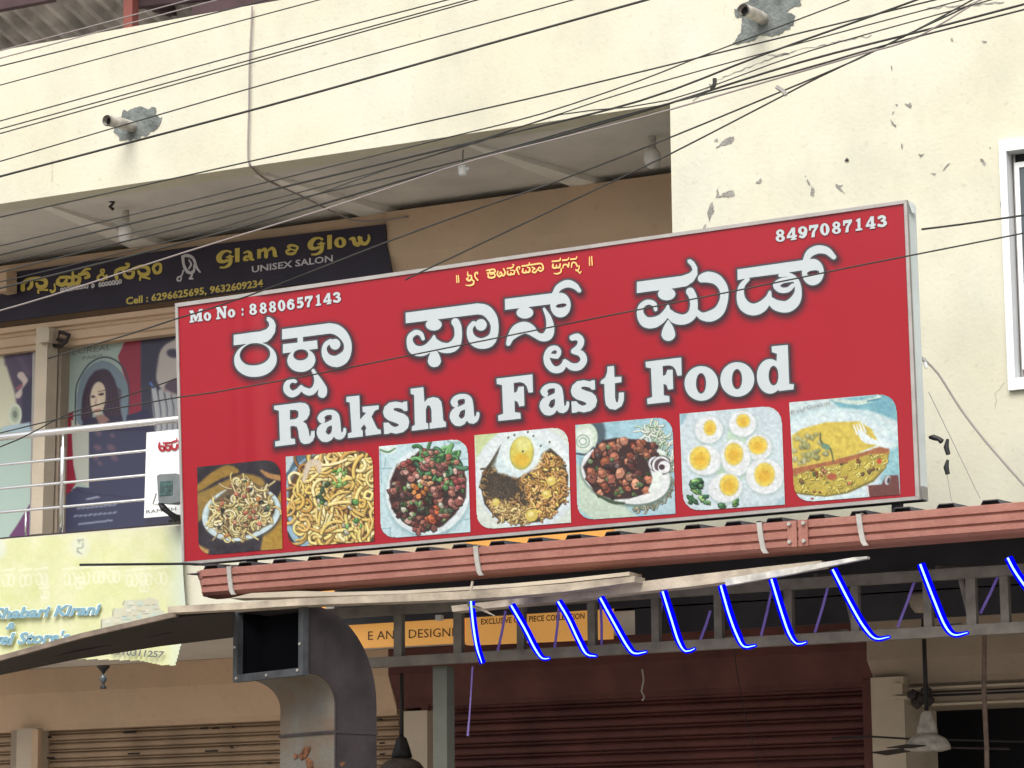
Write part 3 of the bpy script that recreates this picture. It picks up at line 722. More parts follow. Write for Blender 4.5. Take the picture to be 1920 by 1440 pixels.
# elbow: side outlines (distance behind the mouth, height)
H = zt_-zb_
outer = [(0, zt_)]; inner = [(0, zb_)]
Ri = .13; bx_ = .04; DV = .225
for i in range(13):
    t = i/12*math.pi/2
    outer.append((bx_+math.sin(t)*(Ri+DV), zb_-Ri+math.cos(t)*(Ri+H)))
    inner.append((bx_+math.sin(t)*Ri, zb_-Ri+math.cos(t)*Ri))
outer.append((bx_+Ri+DV, .9)); inner.append((bx_+Ri, .9))
u0s, u1s = 0.0, wdt
def shell(pts_a, pts_b, u_a, u_b): pass
n = len(outer); sb = MB()
for u in (0.0, wdt):                                   # two side cheeks
    sgn = 1 if u == 0 else -1
    for w2 in (0,):
        o_ = [dp(u, *p) for p in outer]; i_ = [dp(u, *p) for p in inner]
        o2 = [dp(u+sgn*.006, *p) for p in outer]; i2 = [dp(u+sgn*.006, *p) for p in inner]
        v = o_+i_+o2+i2; f = []
        for k in range(n-1): f += [(k, k+1, n+k+1, n+k), (2*n+k, 3*n+k, 3*n+k+1, 2*n+k+1)]
        sb.add(v, f)
sb.build('cheek', m_duct, DU)
bk = MB(); v = [dp(0, *p) for p in outer]+[dp(wdt, *p) for p in outer]
bk.add(v, [(k, k+1, n+k+1, n+k) for k in range(n-1)]); bk.build('back_sheet', m_duct, DU)
ft = MB(); v = [dp(.0, *p) for p in inner]+[dp(wdt, *p) for p in inner]
ft.add(v, [(k, n+k, n+k+1, k+1) for k in range(n-1)]); ft.build('throat_sheet', m_rust, DU, smooth=False)
for px, py, r in ((566, 1417, 5), (574, 1407, 5), (580, 1431, 6), (553, 1418, 3), (642, 1432, 3)):
    q = onface(px, py, bx_+Ri-.006); mb = MB()
    r_ = np.random.default_rng(px); L1 = []; 
    for k in range(10):
        a = k/10*6.283; rr = r*.0038*r_.uniform(.6, 1.4); L1.append(q+xd*math.cos(a)*rr*1.3+np.array([0, 0, 1])*math.sin(a)*rr)
    mb.prism(L1, [p-n_f*.004 for p in L1]).build('rust_patch', mat('rust', (.20, .085, .04), .9, .4, 40, .5), DU)

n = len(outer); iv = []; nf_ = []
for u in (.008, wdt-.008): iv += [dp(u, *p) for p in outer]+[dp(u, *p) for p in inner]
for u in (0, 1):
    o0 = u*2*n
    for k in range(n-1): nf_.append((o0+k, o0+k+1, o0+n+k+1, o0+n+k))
for zc in (zb_-Ri-.12,):
    MB().prism([dp(-.004, bx_+Ri-.006, zc), dp(wdt+.004, bx_+Ri-.006, zc), dp(wdt+.004, bx_+Ri+DV+.004, zc), dp(-.004, bx_+Ri+DV+.004, zc)], [dp(-.004, bx_+Ri-.006, zc+.012), dp(wdt+.004, bx_+Ri-.006, zc+.012), dp(wdt+.004, bx_+Ri+DV+.004, zc+.012), dp(-.004, bx_+Ri+DV+.004, zc+.012)]).build('seam_band', m_duct, DU)
edge = MB(); edge.tube([dp(wdt+.002, p[0], p[1]) for p in inner], .004, 6); edge.build('fold_seam', m_duct, DU)
for u, z in ((.02, zb_+.004), (wdt/2, zb_+.003), (wdt-.02, zb_+.01), (wdt-.004, zb_+.12), (.006, zb_+.14)):
    q = dp(u, -.012, z); MB().tube([q, q+n_f*.006], .006, 8).build('rivet', m_strap, DU)
lin_ = MB().add(iv, nf_); lin_.build('blackout_lining', m_blackout, DU)
MB().prism([dp(.008, .10, zb_+.004), dp(wdt-.008, .10, zb_+.004), dp(wdt-.008, .10, zt_-.02), dp(.008, .10, zt_-.02)], [dp(.008, .104, zb_+.004), dp(wdt-.008, .104, zb_+.004), dp(wdt-.008, .104, zt_-.02), dp(.008, .104, zt_-.02)]).build('blackout_plate', m_blackout, DU)  # plate added to close the duct mouth off in black
# ------------------------------------------------------------------ dark awning on the left
A1 = [P(-160, 1278, -2.2), P(0, 1241, -2.15), P(160, 1197, -2.1), P(335, 1157, -2.05), P(440, 1148, -2.05)]
A2 = [P(-160, 1302, -1.0), P(0, 1266, -1.0), P(135, 1238, -1.0), P(300, 1212, -1.0), P(440, 1195, -1.0)]
v = A1+A2+[p+np.array([0, 0, .012]) for p in A1]+[p+np.array([0, 0, .012]) for p in A2]; f = []
for i in range(4): f += [(i, i+1, 5+i+1, 5+i), (10+i, 15+i, 15+i+1, 10+i+1), (i, 10+i, 10+i+1, i+1), (5+i, 5+i+1, 15+i+1, 15+i)]
f += [(0, 5, 15, 10), (4, 14, 19, 9)]
AW = empty('awning', A1[1], 'dark sloping awning sheet crossing the lower part of the yellow banner', 'awning')
MB().add(v, f).build('sheet', mat('black_awning_sheet', (.012, .011, .013), .7, .3, 5, .2, 20), AW)
mb = MB()
for a, b in zip(A1[:-2], A1[1:-1]): mb.bar(a+np.array([0, -.01, .012]), b+np.array([0, -.01, .012]), .03, .022)
mb.build('edge_batten', mat('brown_batten', (.24, .19, .15), .8, .3, 12, .2), AW)
mb = MB().bar(P(-20, 1252, -1.6), P(340, 1180, -1.5), .02, .02); mb.build('rib', m_duct, AW)
for a, b in (((325, 1166), (330, 1148)), ((345, 1160), (339, 1146))):
    MB().tube([P(*a, -1.95), P((a[0]+b[0])/2-4, (a[1]+b[1])/2, -1.95), P(*b, -1.95)], .004, 6).build('tie_wire', m_wire, AW)
# ------------------------------------------------------------------ big red sign board
YS = -1.30
SG = empty('sign_board', P(345, 1055, YS), 'long red fast food sign board with white lettering and a row of seven dish pictures', 'sign board')
TL, TR_, BR_, BL = (333, 576), (1694, 382), (1716, 930), (345, 1053)
# --- letters (outlines measured on enlarged views of the photograph)
Z1, Z2, Z3 = (400, 520, 4.8), (720, 500, 4.3636), (1140, 440, 4.0)
L1_, L2_, L3_, L4_ = (500, 720, 8.0), (690, 690, 8.0), (920, 660, 6.857), (1200, 630, 6.316)
GL = []
def gl(ops, z, dx=0, dy=0, lab=None): GL.append(TR(ops, *z, dx, dy))
gl([('e', 380, 742, 188, 155, -6), ('-e', 376, 695, 137, 102, -8),
    ('p', [(188, 520), (420, 491), (478, 468), (503, 438), (500, 408), (480, 382), (483, 358), (508, 360), (540, 385), (558, 430), (552, 492), (520, 545), (480, 580), (430, 590), (300, 598), (188, 612)])], Z1)
gl([('p', [(618, 468), (1045, 413), (1055, 503), (618, 557)]), ('s', [(1040, 458, 45), (1105, 470, 45), (1165, 515, 42), (1207, 590, 34), (1205, 670, 36), (1165, 730, 50), (1105, 757, 50), (1045, 742, 42), (1008, 700, 30), (996, 645, 21), (1015, 600, 20), (1055, 575, 20)]), ('e', 1095, 602, 46, 47),
    ('p', [(625, 603), (930, 567), (935, 640), (625, 682)]), ('p', [(757, 535), (803, 530), (803, 590), (757, 597)]), ('e', 790, 745, 125, 104, -5), ('-e', 785, 697, 70, 52, -5),
    ('s', [(738, 938, 13), (700, 928, 18), (662, 962, 24), (662, 1015, 30), (705, 1050, 29), (755, 1030, 25), (790, 985, 15)]),
    ('s', [(785, 985, 12), (822, 1018, 27), (868, 1032, 30), (912, 1003, 27), (932, 940, 24), (918, 880, 17), (897, 838, 14)]), ('s', [(930, 885, 12), (962, 945, 24), (984, 1010, 38), (980, 1045, 38)])], Z1)
gl([('p', [(178, 378), (765, 302), (775, 388), (180, 462)]), ('s', [(760, 345, 43), (830, 357, 44), (882, 410, 40), (906, 480, 31), (898, 560, 33), (862, 612, 44), (800, 630, 42), (742, 610, 38), (708, 560, 27), (706, 500, 21), (735, 465, 19)]), ('e', 795, 477, 45, 46),
    ('e', 407, 475, 64, 46), ('s', [(320, 590, 13), (303, 552, 17), (262, 538, 20), (218, 570, 22), (212, 620, 26), (240, 675, 38), (300, 692, 40), (360, 668, 37), (402, 615, 28), (410, 570, 9)]),
    ('s', [(408, 600, 20), (450, 650, 38), (520, 667, 40), (580, 640, 42), (608, 570, 30), (603, 490, 30), (585, 455, 32)]), ('s', [(411, 665, 4), (412, 720, 34), (413, 768, 53)])], Z2)
gl([('p', [(990, 266), (1410, 213), (1450, 240), (1400, 300), (992, 352)]), ('s', [(1395, 222, 22), (1430, 168, 26), (1500, 138, 30), (1560, 158, 24), (1596, 195, 15)]),
    ('e', 1442, 314, 82, 99, 0), ('-e', 1448, 318, 46, 18, -10), ('e', 1152, 376, 66, 47),
    ('s', [(1018, 630, 17), (1038, 580, 27), (1088, 522, 46), (1150, 498, 47), (1200, 518, 40), (1240, 556, 26), (1292, 578, 30), (1340, 560, 38), (1358, 500, 32), (1345, 420, 22), (1308, 345, 9)]),
    ('s', [(1540, 582, 22), (1582, 574, 27), (1612, 605, 25), (1598, 655, 24), (1552, 690, 20)]), ('s', [(1550, 692, 20), (1612, 712, 25), (1635, 765, 26), (1598, 815, 29), (1535, 818, 28), (1480, 775, 18)]),
    ('s', [(1482, 780, 17), (1448, 833, 27), (1390, 842, 26), (1345, 800, 28), (1330, 735, 24), (1358, 678, 22), (1408, 664, 17), (1432, 695, 16), (1415, 733, 18), (1368, 728, 16)])], Z2)
gl([('p', [(218, 355), (555, 310), (610, 290), (636, 265), (625, 235), (598, 207), (597, 190), (615, 184), (645, 205), (668, 245), (670, 300), (640, 350), (590, 385), (500, 400), (218, 437)]),
    ('e', 440, 445, 64, 46), ('s', [(358, 562, 12), (345, 520, 17), (298, 506, 18), (252, 536, 20), (243, 595, 25), (278, 652, 38), (338, 660, 40), (400, 630, 32), (440, 580, 24), (450, 535, 8)]),
    ('s', [(448, 575, 22), (500, 625, 38), (570, 637, 36), (628, 603, 34), (645, 540, 28), (638, 470, 28), (617, 428, 30)]),
    ('s', [(665, 580, 18), (705, 612, 26), (770, 612, 40), (835, 572, 38), (870, 490, 30), (868, 405, 32), (818, 338, 38), (750, 318, 40), (705, 328, 30)]), ('s', [(452, 645, 4), (453, 700, 34), (453, 745, 51)])], Z3)
gl([('p', [(972, 262), (1480, 188), (1500, 258), (1300, 290), (1060, 322), (975, 340)]), ('s', [(1480, 192, 20), (1512, 138, 28), (1572, 110, 30), (1640, 120, 26), (1692, 167, 17)]),
    ('e', 1535, 280, 81, 98), ('-e', 1537, 286, 48, 20, -8), ('s', [(1048, 335, 14), (1005, 385, 20), (995, 460, 28), (1022, 530, 40), (1085, 562, 43), (1150, 542, 40), (1200, 485, 25), (1215, 430, 9)]),
    ('s', [(1205, 480, 20), (1262, 528, 38), (1340, 540, 42), (1398, 500, 40), (1425, 430, 26), (1412, 350, 20), (1360, 302, 15), (1290, 305, 12)]),
    ('s', [(1375, 335, 18), (1305, 345, 20), (1262, 380, 24), (1295, 415, 20), (1350, 412, 18), (1385, 380, 14)])], Z3)
Rp = [('p', [(110, 330), (500, 280), (575, 290), (622, 325), (642, 390), (635, 460), (600, 525), (540, 562), (590, 600), (620, 680), (640, 780), (658, 792), (668, 710), (715, 705), (718, 780), (690, 850), (640, 888), (560, 898), (510, 868), (485, 800), (475, 700), (455, 640), (400, 625), (350, 632), (358, 820), (420, 825), (425, 898), (130, 935), (128, 865), (200, 850), (185, 400), (115, 380)]), ('-p', [(345, 387), (430, 385), (468, 405), (482, 450), (470, 500), (435, 525), (345, 540)])]
gl(Rp, L1_)
ap = [('s', [(905, 430, 38), (980, 425, 35), (1030, 470, 50), (1040, 560, 62), (1050, 680, 62), (1070, 770, 58), (1125, 775, 42), (1168, 725, 24), (1172, 680, 20)]), ('s', [(905, 425, 35), (845, 455, 40), (812, 510, 48), (830, 545, 44)]),
      ('s', [(1000, 570, 40), (900, 610, 35), (840, 660, 60), (815, 730, 65), (860, 800, 65), (930, 790, 62), (990, 720, 45)]), ('-e', 938, 708, 38, 56, 28), ('-s', [(893, 487, 10), (925, 490, 28), (920, 545, 18), (888, 568, 6)])]
gl(ap, L1_)
gl([('p', [(1200, 195), (1390, 175), (1400, 540), (1500, 430), (1445, 420), (1440, 345), (1680, 322), (1680, 375), (1620, 400), (1570, 490), (1640, 640), (1665, 680), (1710, 690), (1712, 745), (1490, 775), (1480, 700), (1500, 660), (1465, 600), (1415, 660), (1415, 690), (1440, 700), (1440, 785), (1225, 808), (1220, 745), (1280, 725), (1250, 275), (1200, 265)])], L1_)
sp = [('p', [(585, 505), (590, 640), (545, 645), (510, 610), (440, 595), (385, 602), (382, 635), (450, 663), (540, 690), (597, 740), (618, 810), (595, 900), (525, 960), (420, 984), (340, 966), (305, 985), (245, 990), (235, 825), (305, 820), (340, 860), (400, 890), (458, 872), (462, 842), (400, 815), (310, 785), (250, 735), (228, 665), (250, 585), (320, 522), (420, 505), (520, 525), (540, 507)])]
gl(sp, L2_)
gl([('p', [(640, 315), (830, 290), (845, 520), (900, 460), (980, 440), (1055, 455), (1100, 510), (1115, 600), (1130, 790), (1170, 815), (1170, 880), (930, 910), (925, 830), (960, 815), (955, 620), (930, 562), (890, 558), (865, 620), (868, 820), (900, 835), (905, 910), (660, 940), (660, 880), (705, 855), (695, 405), (645, 385)])], L2_)
gl(ap, L1_, 250, -29.7)
Fp = [('p', [(80, 345), (535, 290), (542, 515), (490, 520), (465, 440), (430, 400), (380, 385), (295, 395), (300, 530), (340, 510), (360, 450), (425, 445), (432, 690), (370, 698), (350, 640), (305, 620), (310, 775), (380, 785), (385, 855), (105, 885), (98, 820), (165, 795), (150, 425), (85, 410)])]
gl(Fp, L3_); gl(ap, L1_, 418, -49.8); gl(sp, L2_, 352, -40)
gl([('p', [(1505, 190), (1585, 180), (1590, 325), (1680, 320), (1680, 385), (1595, 400), (1598, 590), (1612, 645), (1635, 650), (1648, 600), (1650, 525), (1712, 520), (1710, 620), (1680, 695), (1605, 740), (1530, 728), (1485, 680), (1470, 600), (1465, 410), (1415, 405), (1420, 370), (1475, 330), (1500, 260)])], L3_)
gl(Fp, L3_, 279, -31.6)
gl([('e', 728, 562, 198, 203, 0), ('-e', 725, 562, 62, 124, 0)], L4_); gl([('e', 1155, 515, 198, 202, 0), ('-e', 1152, 512, 62, 122, 0)], L4_)
gl([('e', 1540, 478, 152, 203, 0), ('p', [(1562, 125), (1748, 107), (1765, 570), (1820, 572), (1815, 630), (1645, 650), (1640, 600), (1620, 290), (1625, 210), (1565, 190)]), ('-e', 1582, 470, 60, 118, 0)], L4_)
# face with the printed soft shadow round the lettering
fc = Canvas([TL, TR_, BR_, BL], 2.6, None, (188, 12, 36))
n_ = fc.noise(160, 3)[..., None]; fc.im += (n_-.5)*np.array([6, 5, 5])
fc.blend(np.clip(.22-fc.v*.5, 0, 1)*.35, (205, 80, 92))  # paler pink top: sky haze painted into the face colour
sh = np.zeros(fc.X.shape)
for ops in GL:
    x0, x1, y0, y1 = bbox(ops); m_ = (fc.X > x0-20) & (fc.X < x1+28) & (fc.Y > y0-20) & (fc.Y < y1+34)
    jj = np.flatnonzero(m_.any(1)); ii = np.flatnonzero(m_.any(0)); sl = (slice(jj[0], jj[-1]+1), slice(ii[0], ii[-1]+1))
    d = sdf(ops, fc.X[sl]-2.0, fc.Y[sl]-4.5); sh[sl] = np.maximum(sh[sl], np.exp(-np.maximum(d, 0)**2/(2*6.0**2))*.8)
fc.blend(sh*.92, (58, 34, 40))
def warp(X, Y):
    c0 = 476+(Y-700)*.03
    return (-.0085*np.exp(-((X-c0)/17)**2)-.003*np.exp(-((X-c0+32)/10)**2)
            -.0010*np.sin(X/37+Y/300)-.0012*np.sin(X/83+1-Y/210)-.0008*np.sin(Y/60+X/400))
def PS(off): 
    def f(x, y):
        W = PA(x, y, YS-off); W[:, 1] += warp(np.asarray(x), np.asarray(y)); return W
    return f
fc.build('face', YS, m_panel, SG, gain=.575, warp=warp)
# aluminium edge frame and sheet metal body
def strip(name, pts, y, d, m_, par=SG): return MB().pp(pts, y, d).build(name, m_, par)
strip('edge_trim', [(327, 569), (1700, 374.5), (1694.5, 381.5), (333, 575.5)], YS-.008, .02, m_alu)
strip('edge_trim', [(328, 570), (333, 576), (345, 1053), (341, 1056)], YS-.008, .02, m_alu)
strip('edge_trim', [(1694.5, 382), (1700, 375), (1724, 936), (1716.5, 930)], YS-.008, .02, m_alu)
strip('edge_trim', [(345, 1053.5), (1716, 930.5), (1724, 936.5), (341, 1059)], YS-.008, .02, m_alu)
c4 = [P(*p, YS+.014) for p in ((328, 571), (1700, 376), (1723, 935), (342, 1057))]
DP = .105
sb = MB()
bk4 = [p+np.array([0, DP, 0]) for p in c4]
sb.add([c4[1], bk4[1], bk4[2], c4[2]], [(0, 1, 2, 3)]); sb.build('side_sheet', m_sheet, SG)
sb = MB().add(c4+bk4, [(0, 4, 5, 1), (4, 7, 6, 5), (0, 3, 7, 4)]); sb.build('back_sheet', m_sheet, SG)
MB().add([c4[3], c4[2], bk4[2], bk4[3]], [(0, 1, 2, 3)]).build('bottom_sheet', m_roof, SG)  # underside shade put into a dark sheet colour
# crumpled fold of sheet metal at the upper corner of the side and a foot plate at the lower one
cx = c4[1]; 
mb = MB().add([cx+np.array([.006, .0, -.0]), cx+np.array([.006, .082, .0]), cx+np.array([.012, .082, -.055]), cx+np.array([.013, .05, -.045]), cx+np.array([.014, .02, -.05])], [(0, 1, 2, 3, 4)]); mb.build('corner_fold', m_sheet, SG)
cb = c4[2]; MB().box(cb[0]+.004, cb[0]+.010, cb[1]+.02, cb[1]+.08, cb[2]+.0, cb[2]+.055).build('foot_plate', m_alu, SG)
for k, ops in enumerate(GL):
    ob = shape_mesh('letter', ops, .35, .8, PS(.0045)); lt = obj('letter', ob, m_ltr, SG)
    om = shape_mesh('letter_outline', ops, 3.5, .9, PS(.0022)); obj('letter_outline', om, m_out, lt)

# --- small slab numerals
DG = {
 '8': [('e', .5, .27, .38, .27), ('e', .5, .73, .44, .27), ('-e', .5, .27, .12, .12), ('-e', .5, .74, .15, .13)],
 '0': [('e', .5, .5, .47, .5), ('-e', .5, .5, .14, .34)],
 '6': [('e', .5, .66, .46, .34), ('s', [(.2, .6, .14), (.28, .3, .15), (.5, .12, .11), (.75, .2, .11)]), ('-e', .5, .68, .15, .17)],
 '9': [('e', .5, .34, .46, .34), ('s', [(.8, .4, .14), (.72, .7, .15), (.5, .88, .11), (.25, .8, .11)]), ('-e', .5, .32, .15, .17)],
 '5': [('p', [(.17, 0), (.85, 0), (.85, .2), (.3, .2), (.28, .5), (.13, .5)]), ('s', [(.25, .47, .09), (.55, .4, .13), (.76, .62, .16), (.6, .86, .13), (.22, .86, .12)])],
 '7': [('p', [(.04, 0), (.96, 0), (.96, .2), (.62, .6), (.58, 1), (.26, 1), (.34, .58), (.62, .24), (.22, .25), (.2, .42), (.04, .42)])],
 '1': [('p', [(.15, .12), (.5, 0), (.7, 0), (.7, .84), (.92, .86), (.92, 1), (.1, 1), (.1, .86), (.35, .84), (.35, .22), (.18, .24)])],
 '4': [('p', [(.5, 0), (.82, 0), (.82, .62), (.98, .62), (.98, .8), (.82, .8), (.82, .88), (.94, .9), (.94, 1), (.4, 1), (.4, .9), (.52, .88), (.52, .8), (.02, .8), (.02, .62)]), ('-p', [(.53, .3), (.53, .62), (.26, .62)])],
 '3': [('s', [(.16, .2, .12), (.45, .11, .11), (.72, .26, .13), (.6, .42, .1), (.4, .47, .07)]), ('s', [(.4, .47, .07), (.68, .55, .12), (.78, .72, .15), (.52, .89, .11), (.15, .8, .13)])],
 '2': [('s', [(.16, .27, .13), (.45, .1, .1), (.74, .28, .14), (.5, .6, .11), (.2, .86, .1)]), ('p', [(.08, .8), (.95, .75), (.95, 1), (.08, 1)])],
 'M': [('p', [(0, 0), (.26, 0), (.5, .6), (.74, 0), (1, 0), (1, .13), (.92, .15), (.92, .86), (1, .88), (1, 1), (.62, 1), (.62, .88), (.7, .86), (.7, .4), (.52, .95), (.42, .95), (.24, .4), (.24, .86), (.34, .88), (.34, 1), (0, 1), (0, .88), (.08, .86), (.08, .15), (0, .13)])],
 'N': [('p', [(0, 0), (.35, 0), (.74, .6), (.74, .15), (.64, .13), (.64, 0), (1, 0), (1, .13), (.92, .15), (.92, 1), (.7, 1), (.26, .36), (.26, .86), (.38, .88), (.38, 1), (0, 1), (0, .88), (.1, .86), (.1, .15), (0, .13)])],
 'o': [('e', .5, .66, .48, .34), ('-e', .5, .66, .15, .2)],
 ':': [('e', .5, .45, .22, .13), ('e', .5, .88, .22, .13)]}
def unit(ops, x0, x1, yt, yb, lean=0.0):
    # unit box -> photo points, keeping radii
    sx, sy = x1-x0, yb-yt; s = (sx+sy)/2; out = []
    f = lambda x, y: (x0+x*sx+lean*(1-y), yt+y*sy-.14*(x*sx))
    for op in ops:
        k = op[0][-1]
        if k == 'p': out.append((op[0], [f(x, y) for x, y in op[1]]))
        elif k == 'e': out.append((op[0], *f(op[1], op[2]), op[3]*sx, op[4]*sy, -4))
        else: out.append((op[0], [(*f(x, y), r*(sx*.6+sy*.4)) for x, y, r in op[1]]))
    return out
def numerals(spec, off, s, par, y, m1, m2, w_out=.9, step=.45):
    for ch, xa, xb, ya, yb in spec:
        ops = unit(DG[ch], off[0]+xa/s, off[0]+xb/s, off[1]+ya/s+.07*(xb-xa)/s, off[1]+yb/s+.07*(xb-xa)/s, -.3)
        me = shape_mesh('numeral', ops, .15, step, PS(.0045)); o = obj('numeral', me, m1, par)
        me = shape_mesh('numeral_outline', ops, w_out+.15, step, PS(.0022)); obj('numeral_outline', me, m2, o)
m_softout = mat('dark_red_outline', (.16, .02, .03), .4, 0, 5, 0)
xs = [(770, 862), (880, 966), (980, 1070), (1082, 1170), (1182, 1275), (1290, 1378), (1385, 1478), (1503, 1575), (1595, 1690), (1705, 1800)]
spec = [('M', 92, 240, 305, 440), ('o', 250, 337, 290, 428), ('N', 393, 512, 270, 405), ('o', 523, 612, 255, 392), (':', 672, 716, 250, 372)]
spec += [(c, a, b, 366-.147*(a+b)/2-6, 366-.147*(a+b)/2+118) for c, (a, b) in zip('8880657143', xs)]
numerals(spec, (340, 530), 6.0, SG, YS, m_ltr, m_softout)
xs = [(165, 302), (318, 455), (466, 598), (612, 745), (760, 892), (915, 1050), (1068, 1196), (1230, 1335), (1375, 1508), (1530, 1665)]
spec = [(c, a, b, 480-.141*(a+b)/2-90, 480-.141*(a+b)/2+72) for c, (a, b) in zip('8497087143', xs)]
numerals(spec, (1430, 380), 7.111, SG, YS, m_ltr, m_softout)
# --- small yellow devotional line
K = []
def kk(*st): K.append(TR([('s', [(x, y, r) for x, y, r in s]) for s in st], 840, 470, 6.62))
kk([(106, 310, 6), (110, 395, 6)], [(128, 308, 6), (134, 393, 6)])
kk([(244, 262, 5), (248, 310, 9), (285, 308, 7), (292, 345, 9), (262, 372, 12), (232, 350, 9), (255, 335, 6)], [(320, 375, 8), (315, 415, 10), (268, 432, 9), (220, 428, 4)], [(368, 365, 9), (335, 320, 7), (340, 278, 9), (366, 270, 6), (366, 290, 7)], [(290, 335, 9), (305, 370, 8)])
kk([(482, 245, 8), (570, 232, 9), (588, 262, 7)], [(520, 240, 7), (515, 275, 8)], [(488, 280, 8), (575, 268, 8)], [(500, 300, 9), (505, 330, 10), (550, 335, 11), (582, 318, 9), (572, 285, 7), (530, 295, 7)])
kk([(618, 255, 7), (612, 295, 9), (640, 320, 11), (668, 290, 8), (650, 262, 6), (640, 285, 6)], [(660, 300, 7), (690, 310, 10), (708, 270, 8), (690, 225, 8)])
kk([(735, 220, 8), (798, 208, 8), (815, 175, 6), (800, 172, 5)], [(740, 255, 8), (738, 290, 9), (775, 298, 10), (780, 272, 6)], [(775, 290, 8), (815, 290, 10), (822, 250, 7), (775, 242, 6)])
kk([(845, 240, 8), (862, 205, 8), (888, 200, 7), (885, 225, 7)], [(850, 225, 8), (870, 270, 8), (880, 295, 5)])
kk([(918, 190, 9), (998, 178, 9), (1008, 148, 5)], [(928, 225, 9), (925, 265, 10), (962, 272, 10), (965, 245, 6)], [(960, 268, 8), (1005, 262, 11), (1010, 215, 8), (985, 205, 6)])
kk([(1022, 175, 9), (1140, 158, 9), (1172, 180, 8)], [(1042, 205, 8), (1075, 222, 8), (1050, 240, 6), (1045, 262, 8), (1080, 268, 10), (1105, 235, 7)], [(1172, 180, 8), (1178, 225, 9), (1145, 252, 9), (1115, 230, 7), (1130, 205, 7), (1150, 215, 7)])
kk([(1292, 132, 9), (1380, 120, 9), (1392, 92, 5)], [(1300, 165, 8), (1298, 205, 10), (1335, 212, 10), (1342, 180, 6)], [(1335, 208, 8), (1378, 205, 10), (1388, 165, 8)], [(1402, 222, 8), (1395, 265, 9), (1350, 285, 9), (1310, 280, 4)])
kk([(1420, 118, 9), (1482, 110, 8), (1495, 85, 5)], [(1420, 215, 6), (1435, 175, 9), (1470, 172, 8), (1490, 200, 8), (1498, 150, 7)])
kk([(1520, 105, 9), (1585, 98, 8), (1597, 72, 5)], [(1528, 205, 6), (1540, 150, 8), (1580, 150, 8), (1600, 190, 9)], [(1585, 235, 8), (1600, 250, 7), (1620, 225, 8), (1625, 185, 7)], [(1605, 240, 7), (1635, 280, 6), (1650, 255, 5)])
kk([(1755, 78, 6), (1756, 182, 6)], [(1782, 72, 6), (1788, 180, 6)])
for ops in K:
    obj('small_letter', shape_mesh('small_letter', ops, .12, .4, PS(.0045)), m_yel, SG)

# --- the seven dish pictures (printed pictures, painted procedurally)
WH = (232, 240, 240); DK = (48, 42, 50)
def picture(corners, zoom, paint, lab):
    cv = Canvas(corners, 1.05, zoom); paint(cv); cv.im *= (1+(cv.noise(22, 15, 4)-.5)*.22)[..., None]; n = cv.noise(7, 5)[..., None]; cv.im += (n-.5)*12
    cv.round_corners(cv.w*.16, [(0, 0, 1, 0), (0, 0, 0, 1)])
    o = cv.build('dish_picture', YS-.0035, m_print, SG, gain=.66, warp=warp); o['label'] = lab; return o
def pic1(c):
    c.im[:] = DK; n = c.noise(120, 1); c.im += (n[..., None]-.5)*30
    c.line([(150, 560, 30), (300, 450, 45), (420, 395, 48), (500, 400, 22)], (150, 118, 50), 10); c.line([(150, 660, 40), (350, 560, 45), (560, 470, 40), (700, 500, 45), (730, 520, 20)], (158, 128, 62), 12)
    c.line([(730, 400, 12), (790, 440, 22), (900, 465, 26)], (176, 130, 80), 8); c.poly([(145, 600), (400, 520), (230, 800), (150, 860)], (150, 122, 60), 14)
    c.poly([(750, 930), (900, 560), (930, 1110), (720, 1125)], (170, 135, 50), 10); c.poly([(150, 1060), (250, 1110), (240, 1160), (150, 1180)], (190, 150, 90), 10)
    c.im += (c.noise(25, 8)[..., None]-.5)*26
    c.ell(545, 800, 362, 245, (70, 66, 66), -12, 16); c.ell(540, 780, 356, 245, (205, 225, 228), -12, 5); c.ell(545, 765, 318, 212, (170, 196, 198), -12, 8); c.ell(545, 762, 300, 200, (120, 100, 66), -12, 8)
    ins = [('p', [(240, 830), (300, 660), (420, 560), (560, 430), (660, 500), (760, 560), (850, 720), (800, 880), (640, 970), (430, 1010), (300, 920)])]
    c.fill(ins, (112, 92, 66), 8); c.blobs(ins, 70, 20, [(88, 84, 66), (150, 96, 76), (70, 84, 56), (200, 180, 140)], 3, elong=2)
    c.strands(ins, 150, 120, 8, [(208, 190, 130), (190, 170, 110), (222, 206, 160), (160, 142, 100)], 4, curl=1.6); c.blobs(ins, 34, 22, [(178, 96, 74), (86, 110, 66), (60, 66, 60), (214, 150, 90), (208, 120, 96)], 6, elong=2)
